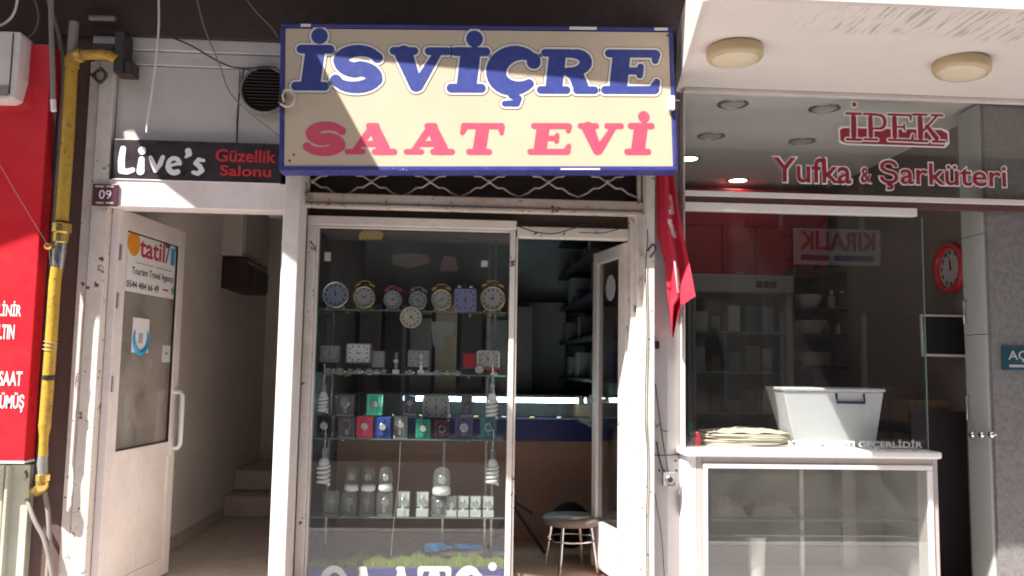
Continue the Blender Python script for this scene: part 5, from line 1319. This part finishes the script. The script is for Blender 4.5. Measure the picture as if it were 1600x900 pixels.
obj('inner_frame', MB().box(xk0+.034,xk1-.032,Yc0-.012,.0,zg1,zg1+.025), M['alu'], CN, .004)
obj('inner_frame', MB().box(xk0+.034,xk0+.058,Yc0-.012,.0,.15,zg1-.001), M['alu'], CN, .004)
obj('inner_frame', MB().box(xk1-.058,xk1-.032,Yc0-.012,.0,.15,zg1-.001), M['alu'], CN, .004)
obj('pane', MB().box(xk0+.059,xk1-.059,Yc0+.002,Yc0+.007,.15,zg1-.001), M['glass_case'], CN)
obj('plinth', MB().box(xk0,xk1,Yc0+.01,.48,.0,.14), M['ply'], CN)
obj('side_panel', MB().box(xk0+.001,xk0+.02,.041,.48,.141,zf1), M['cupboard'], CN)
obj('side_panel', MB().box(xk1-.02,xk1,.041,.48,.141,zf1), M['cupboard'], CN)
obj('back_panel', MB().box(xk0+.021,xk1-.021,.46,.48,.141,zf1), M['ply'], CN)
obj('case_floor', MB().box(xk0+.021,xk1-.021,.0,.459,.141,.17), M['alu'], CN)
for py_ in (808, 833):
    zz = P(1270,py_,.1).z; s_ = obj('glass_shelf', MB().box(xk0+.022,xk1-.022,.04,.44,zz-.006,zz), M['shelfglass'], CN)
    obj('front_edge', MB().box(xk0+.022,xk1-.022,.036,.0395,zz-.006,zz), M['shelfedge'], s_)
zz2 = P(1270,760,.2).z
obj('support', MB().box(PX(1245,.2),PX(1251,.2),.2,.22,.171,zf1-.005), M['alu'], CN, .001)
obj('support', MB().box(PX(1310,.3),PX(1330,.3),.3,.34,.171,zf1-.005), M['ply'], CN, .001)
# wrapped goods on the upper case shelf
zsh = P(1270,808,.1).z+.001
for px0_, px1_, hh_, lab in ((1105,1165,.085,'left crumpled plastic wrapped package on the case shelf'),(1168,1240,.07,'right crumpled plastic wrapped package on the case shelf')):
    xa2, xb3 = PX(px0_,.15,780), PX(px1_,.15,780); vs = []; fs = []; rq = random.Random(px0_)
    for j in range(8):
        for i in range(14):
            u, v = i/13*2-1, j/7*2-1; e = max(0,1-u**4)*max(0,1-v**4)
            vs.append(((xa2+xb3)/2+(xb3-xa2)/2*u, .20+.11*v, zsh+hh_*e*(.75+.35*rq.random())))
    fs = [(j*14+i,j*14+i+1,(j+1)*14+i+1,(j+1)*14+i) for j in range(7) for i in range(13)]
    single('wrapped_package', MB().add(vs, fs), M['ply'], lab, 'package')
# white bucket on the case floor
BK = thing('white_bucket', (PX(1184,.2,870),.2,.172), 'small white plastic bucket inside the counter case', 'bucket')
bz = P(1184,838,.14).z; bx_ = PX(1184,.14,870); br_ = 15/scale_at(.14)
obj('body', MB().lathe((bx_,.16,0),(0,0,1),[(br_*.8,.175),(br_*.95,bz-.01),(br_*1.04,bz-.01),(br_*1.04,bz),(br_*.9,bz),(br_*.75,.19)],22), M['white_pl'], BK)
obj('bail', MB().tube(spline([(bx_-br_,.16,bz-.005),(bx_-br_*.6,.15,bz-.03),(bx_,.125,bz-.035),(bx_+br_*.6,.15,bz-.03),(bx_+br_,.16,bz-.005)],4), .003, 5), M['steel'], BK)
# flat breads, tub, small things on the marble
zc = ctz+.001
FB = thing('flatbread_pile', (P(1165,690,.12).x,.14,zc), 'low pile of floury flatbreads on the counter behind the glass', 'bread')
rr = random.Random(9)
for k in range(6):
    mb = MB(); cx = P(1165,690,.14).x+rr.uniform(-.012,.012); n = 30; top=[]; bot=[]
    ph = rr.uniform(0,6)
    for i in range(n):
        a = 2*math.pi*i/n; rad = 1+.04*math.sin(3*a+ph)+.03*math.sin(5*a-ph)
        bot.append((cx+.255*rad*math.cos(a), .17+.13*rad*math.sin(a), zc+k*.0105+.001)); top.append((cx+.25*rad*math.cos(a), .17+.127*rad*math.sin(a), zc+k*.0105+.0095+.002*math.sin(2*a+k)))
    mb.add(bot+top, [tuple(range(n-1,-1,-1)),tuple(range(n,2*n))]+[(i,(i+1)%n,n+(i+1)%n,n+i) for i in range(n)])
    obj('sheet', mb, M['bread'], FB, .003)
cl = []
for j in range(9):
    for i in range(13):
        u, v = i/12*2-1, j/8*2-1
        cl.append((P(1165,690,.16).x+.23*u, .19+.11*v, zc+.068+.024*(1-u*u)*(1-v*v)+.004*math.sin(i*1.7+j)))
single('cloth_cover', MB().add(cl, [(j*13+i,j*13+i+1,(j+1)*13+i+1,(j+1)*13+i) for j in range(8) for i in range(12)], True), M['bread'], 'crumpled cloth lying over the pile of flatbreads', 'cloth')
TB = thing('storage_tub', (P(1298,690,.2).x,.2,zc), 'translucent white plastic storage tub with dark handle on the counter', 'tub')
Yt = .13; g = XZ(1214,598,1386,691,Yt)
xb0, xb1 = P(1246,688,Yt).x, P(1372,690,Yt).x; xtp0, xtp1 = P(1224,603,Yt).x, P(1381,608,Yt).x; ztp = P(1298,612,Yt).z
dep = .26
bot = [(xb0,Yt+.03,zc+.001),(xb1,Yt+.03,zc+.001),(xb1,Yt+dep-.03,zc+.001),(xb0,Yt+dep-.03,zc+.001)]
top = [(xtp0,Yt,ztp),(xtp1,Yt,ztp),(xtp1,Yt+dep,ztp),(xtp0,Yt+dep,ztp)]
ins = [(x+(.012 if i in (0,3) else -.012), y+(.012 if i<2 else -.012), z) for i,(x,y,z) in enumerate(top)]
inb = [(x+(.008 if i in (0,3) else -.008), y+(.008 if i<2 else -.008), z+.008) for i,(x,y,z) in enumerate(bot)]
obj('body', MB().add(bot+top+ins+inb, [(3,2,1,0)]+[(i,(i+1)%4,4+(i+1)%4,4+i) for i in range(4)]+[(4+i,4+(i+1)%4,8+(i+1)%4,8+i) for i in range(4)]+[(8+i,8+(i+1)%4,12+(i+1)%4,12+i) for i in range(4)]+[(12,13,14,15)]), M['tub'], TB, .006)
obj('lid', MB().box(xtp0-.008,xtp1+.008,Yt-.010,Yt+dep+.008,ztp+.001,ztp+.020), M['tub'], TB, .008)
hz1 = P(1328,615,Yt).z; hz0 = P(1328,629,Yt).z; hx0, hx1 = P(1307,622,Yt).x, P(1350,622,Yt).x
obj('handle_clip', MB().tube([(hx0,Yt+.004,hz1),(hx0,Yt-.008,hz0),(hx1,Yt-.008,hz0),(hx1,Yt+.004,hz1)], .0075, 7), M['navy_dark'], TB)
c = P(1090,672,.05); single('red_cap_jar', MB().lathe((c.x,.06,zc),(0,0,1),[(.020,.001),(.022,.04),(.014,.055),(.015,.056),(.015,.075),(1e-5,.076)],14), M['redplastic'], 'small red jar at the left end of the counter', 'jar')
c = P(1078,680,.04); single('crumpled_bag', MB().lathe((c.x,.05,zc),(.2,0,1),[(.03,.001),(.042,.02),(.030,.045),(.012,.058),(.02,.07)],9,False), M['acryl'], 'crumpled clear bag left of the red jar on the counter', 'bag')
c = P(1082,651,.3); single('small_figure', MB().lathe((c.x,.35,zc),(0,0,1),[(.03,.001),(.03,.05),(.018,.07),(.024,.09),(.016,.11),(1e-5,.115)],14), M['green_d'], 'small green bottle behind the crumpled bag on the counter', 'bottle')

# ------------------------------------------------------------------ inside the delicatessen
YB = 2.2
RC = thing('red_wall_cabinets', (1.9,2.4,2.0), 'red lacquered wall cabinets high on the back wall of the delicatessen', 'cabinet')
x1c = PX(1296,YB); zc0 = P(1180,430,YB).z; zc1 = P(1180,296,YB).z
obj('carcass', MB().box(X_PIL1+.01,x1c,YB+.012,2.74,zc0,zc1), M['red_cab'], RC)
edges = [X_PIL1+.012, PX(1128,YB), PX(1182,YB), PX(1238,YB), x1c-.002]
zmid = P(1180,355,YB).z
for a, b_ in zip(edges[:-1], edges[1:]):
    d_ = obj('door', MB().box(a+.006,b_-.006,YB-.008,YB+.011,zc0+.004,zmid), M['red_cab'], RC, .003)
    obj('handle', MB().box((a+b_)/2-.03,(a+b_)/2+.03,YB-.022,YB-.0085,zc0+.010,zc0+.018), M['chrome'], d_)
obj('fascia', MB().box(X_PIL1+.012,x1c-.002,YB-.006,YB+.011,zmid+.008,zc1), M['red_cab'], RC, .003)
FRG = thing('glass_fridge', (2.0,1.9,.05), 'tall glass fronted fridge with white header under the red cabinets', 'fridge')
YF = 1.75; xf0, xf1 = PX(1075,YF), PX(1238,YF); zf = P(1160,430,YF).z; zh = P(1160,458,YF).z
obj('header', MB().box(xf0,xf1,YF-.03,YF+.5,zh,zf), M['grey_pl'], FRG, .01)
obj('header_print', MB().box(PX(1181,YF-.03),PX(1192,YF-.03),YF-.0335,YF-.031,zh+.04,zf-.045).box(PX(1193.5,YF-.03),PX(1202,YF-.03),YF-.0335,YF-.031,zh+.04,zf-.045).box(PX(1203.5,YF-.03),PX(1213,YF-.03),YF-.0335,YF-.031,zh+.04,zf-.045), M['black'], FRG)
obj('side', MB().box(xf0,xf0+.03,YF,YF+.5,.05,zh-.001), M['grey_pl'], FRG); obj('side', MB().box(xf1-.03,xf1,YF,YF+.5,.05,zh-.001), M['grey_pl'], FRG)
obj('back', MB().box(xf0+.031,xf1-.031,YF+.47,YF+.5,.05,zh-.001), M['blackwood'], FRG)
obj('door_frame', MB().box(xf0+.031,xf0+.055,YF-.01,YF+.02,.06,zh-.004).box(xf1-.055,xf1-.031,YF-.01,YF+.02,.06,zh-.004), M['grey_pl'], FRG)
obj('door_glass', MB().box(xf0+.056,xf1-.056,YF,YF+.006,.06,zh-.004), M['glass'], FRG)
for k in range(5):
    zz = .35+k*.3; obj('shelf', MB().box(xf0+.032,xf1-.032,YF+.05,YF+.46,zz,zz+.012), M['grey_pl'], FRG)
rr = random.Random(31)
for k in range(5):
    for i in range(5):
        h = rr.uniform(.08,.2); x = xf0+.07+i*.13
        single('fridge_pack', MB().box(x,x+rr.uniform(.06,.11),YF+.09,YF+.25,.363+k*.3,.363+k*.3+h), M[rr.choice(['board','grey_pl','tealbox','wood','blackwood','paper'])], ORD[i]+' food pack from the left on the '+ORD[k]+' fridge shelf up', 'food pack', 'packs inside the glass fridge', bevel=.004)
# dark shelf unit with bowls and bottles
SU = thing('dark_shelf_unit', (2.6,2.3,.05), 'dark shelf unit with stacked bowls and bottles right of the fridge', 'shelving')
YU = 2.05; xu0, xu1 = PX(1243,YU), PX(1402,YU)
levels_ = [P(1300,y,YU).z for y in (421,481,522,572,640)]
for z in levels_: obj('shelf', MB().box(xu0,xu1,YU,2.74,z-.025,z), M['blackwood'], SU)
obj('side', MB().box(xu0-.022,xu0-.001,YU,2.74,.05,levels_[0]), M['blackwood'], SU); obj('side', MB().box(xu1+.001,xu1+.02,YU,2.74,.05,levels_[0]), M['blackwood'], SU)
obj('back', MB().box(xu0,xu1,2.72,2.74,.05,levels_[0]-.026), M['blackwood'], SU)
def bowl(px, z, r, label):
    x = PX(px,YU+.12); single('white_bowl', MB().lathe((x,YU+.2,z),(0,0,1),[(r*.6,.001),(r*.85,.05),(r,.105),(r*1.05,.11),(r*.95,.108),(r*.8,.05),(r*.5,.012)],24), M['white_pl'], label, 'bowl', 'white bowls on the dark shelf unit')
bowl(1265,levels_[1],.13,'white plastic bowl on the upper level of the dark shelf unit')
bowl(1268,levels_[2],.14,'white plastic bowl on the second level of the dark shelf unit')
bowl(1274,levels_[3],.14,'white plastic bowl on the third level of the dark shelf unit')
for k,(px_,mm,lab) in enumerate(((1299,'paper_y','yellowish bottle, leftmost on the dark shelf unit'),(1315,'acryl','clear bottle, second from left on the dark shelf unit'),(1327,'white_pl','white bottle, third from left on the dark shelf unit'),(1349,'white_pl','white bottle standing apart at the right of the dark shelf'))):
    x = PX(px_,YU+.08); b_ = thing('bottle', (x,YU+.08,levels_[1]), lab, 'bottle', 'bottles on the dark shelf unit')
    obj('body', MB().lathe((x,YU+.08,levels_[1]),(0,0,1),[(.028,.001),(.03,.01),(.03,.085),(.012,.108),(.012,.125)],14), M[mm], b_); obj('cap', MB().lathe((x,YU+.08,levels_[1]),(0,0,1),[(.015,.1252),(.015,.142)],12), M['white_pl'], b_)
rr = random.Random(17)
for j, lv_ in enumerate(levels_[2:]):
    for k in range(5):
        x = xu0+.32+(xu1-xu0-.42)*k/4; h = rr.uniform(.07,.14)
        single('jar', MB().lathe((x,YU+.1+rr.uniform(0,.1),lv_),(0,0,1),[(.035,.001),(.038,.01),(.038,h*.8),(.028,h*.88),(.030,h)],12), M[rr.choice(['board','grey_pl','wood','tealbox','purple','steel'])], ORD[k]+' food jar from the left on the '+['upper','middle','lower'][j]+' jar level of the dark shelf unit', 'jar', 'jars on the dark shelf unit')
# wall clock on the right wall
def xwall(px, py, X): 
    d = ray(px,py); return CAM + d*((X-CAM.x)/d.x)
wc = xwall(1489,419,X_DELI1-.001); wr = .155
WCk = thing('wall_clock', (X_DELI1,wc.y,wc.z), 'round red rimmed wall clock on the beige side wall of the delicatessen', 'clock')
obj('rim', MB().lathe((X_DELI1-.001,wc.y,wc.z),(-1,0,0),[(wr*.98,0),(wr*1.02,.02),(wr*.95,.045),(wr*.80,.04),(wr*.79,.012)],40), M['redplastic'], WCk)
obj('dial', MB().lathe((X_DELI1-.001,wc.y,wc.z),(-1,0,0),[(wr*.79,.005),(wr*.79,.014)],36,False), M['dial'], WCk)
fc = Frame((X_DELI1-.016,wc.y,wc.z), (0,-1,0)); 
obj('hour_marks', ticks(fc, wr*.78, None, .0), M['black'], WCk); hands(WCk, fc, wr*.72, 11, 58, M['black'], .002)
# white tall cupboard along the right wall
xcb = 2.85; yc0 = .035; yc1 = xwall(1506,500,xcb).y
CP = thing('tall_cupboard', (xcb,yc0,.05), 'tall white cupboard with small handles beside the granite column', 'cupboard')
obj('carcass', MB().box(xcb+.022,X_DELI1-.002,yc0,yc1,.051,SOF_Z-.004), M['cupboard'], CP)
zs1 = xwall(1540,522,xcb).z; zs2 = xwall(1515,370,xcb).z
for (a, b_) in ((.06,zs1-.002),(zs1+.002,zs2-.002),(zs2+.002,SOF_Z-.01)):
    d_ = obj('door', MB().box(xcb,xcb+.02,yc0+.002,yc1-.002,a,b_), M['cupboard'], CP, .002)
    if b_ < SOF_Z-.1:
        hz = (xwall(1515,505,xcb).z, xwall(1515,470,xcb).z) if a > .5 else (xwall(1517,656,xcb).z, xwall(1517,620,xcb).z)
        yh = yc1-.035; obj('handle', MB().tube([(xcb,yh,hz[0]),(xcb-.02,yh,hz[0]),(xcb-.02,yh,hz[1]),(xcb,yh,hz[1])], .005, 7), M['steel'], d_)
for k,px_ in enumerate((1526,1541,1556)):
    c = xwall(px_,679,xcb); obj('knob', MB().lathe(c,(-1,0,0),[(.008,0),(.008,.015),(.02,.02),(.021,.03),(.012,.038)],16), M['chrome'], CP)
# monitor on its arm and the low shelf below it
mf = Frame(P(1441,556,.52), P(1512,558,.46)-P(1441,556,.52), (0,.12,1))
mw = (P(1512,558,.46)-P(1441,556,.52)).length; mh = 68/scale_at(.5)
MN = thing('monitor', mf.at(mw/2,0), 'black screen in a thin white frame tilted beside the tall cupboard', 'monitor')
obj('screen', MB().fbox(mf,.012,mw-.012,.014,mh-.012,-.02,.001), M['black'], MN)
obj('bezel', MB().fbox(mf,0,mw,0,.013,-.025,.004).fbox(mf,0,mw,mh-.011,mh,-.025,.004).fbox(mf,0,.011,.0135,mh-.0115,-.025,.0035).fbox(mf,mw-.011,mw,.0135,mh-.0115,-.025,.0035), M['alu'], MN, .002)
q = mf.at(mw*.5,mh*.4,-.03); obj('arm', MB().tube([q, q+Vector((.02,.10,0)), Vector((X_DELI1-.003,q.y+.12,q.z))], .014, 8), M['black'], MN)
LSf = thing('low_shelf', (2.85,.8,.05), 'dark low shelf with brown cartons under the monitor', 'shelving')
for zz in (.35,.65,.95): obj('shelf', MB().box(2.68,X_DELI1-.002,.55,1.6,zz,zz+.02), M['blackwood'], LSf)
obj('side', MB().box(2.68,X_DELI1-.002,.52,.549,.051,1.05), M['blackwood'], LSf); obj('side', MB().box(2.68,X_DELI1-.002,1.601,1.63,.051,1.05), M['blackwood'], LSf)
rr = random.Random(2)
for k in range(9):
    zz = (.371,.671,.971)[k%3]; y = .58+.33*(k//3)
    single('brown_carton', MB().box(2.72,2.95,y,y+.24,zz,zz+rr.uniform(.13,.24)), M['wood'], ['nearest','middle','farthest'][k//3]+' brown carton on the '+['lowest','middle','top'][k%3]+' board of the low shelf under the monitor', 'carton', 'cartons on the low shelf', bevel=.004)
# open sign on the granite column
AS = thing('open_sign', P(1590,578,-.012), 'small teal sign with white lettering on the granite column', 'sign')
g = XZ(1568,543,1632,579,-.012); obj('board', MB().box(g[0],g[1],-.012,.007,g[2],g[3]), M['teal'], AS, .003)
f7 = wallframe(-.012); text('lettering','AÇIK',f7,(1575,548,1626,566),M['grey_print'],AS,.002,.015)
obj('print_line', fpanel(f7,(1577,570,1624,574),.001,.002), M['grey_print'], AS)
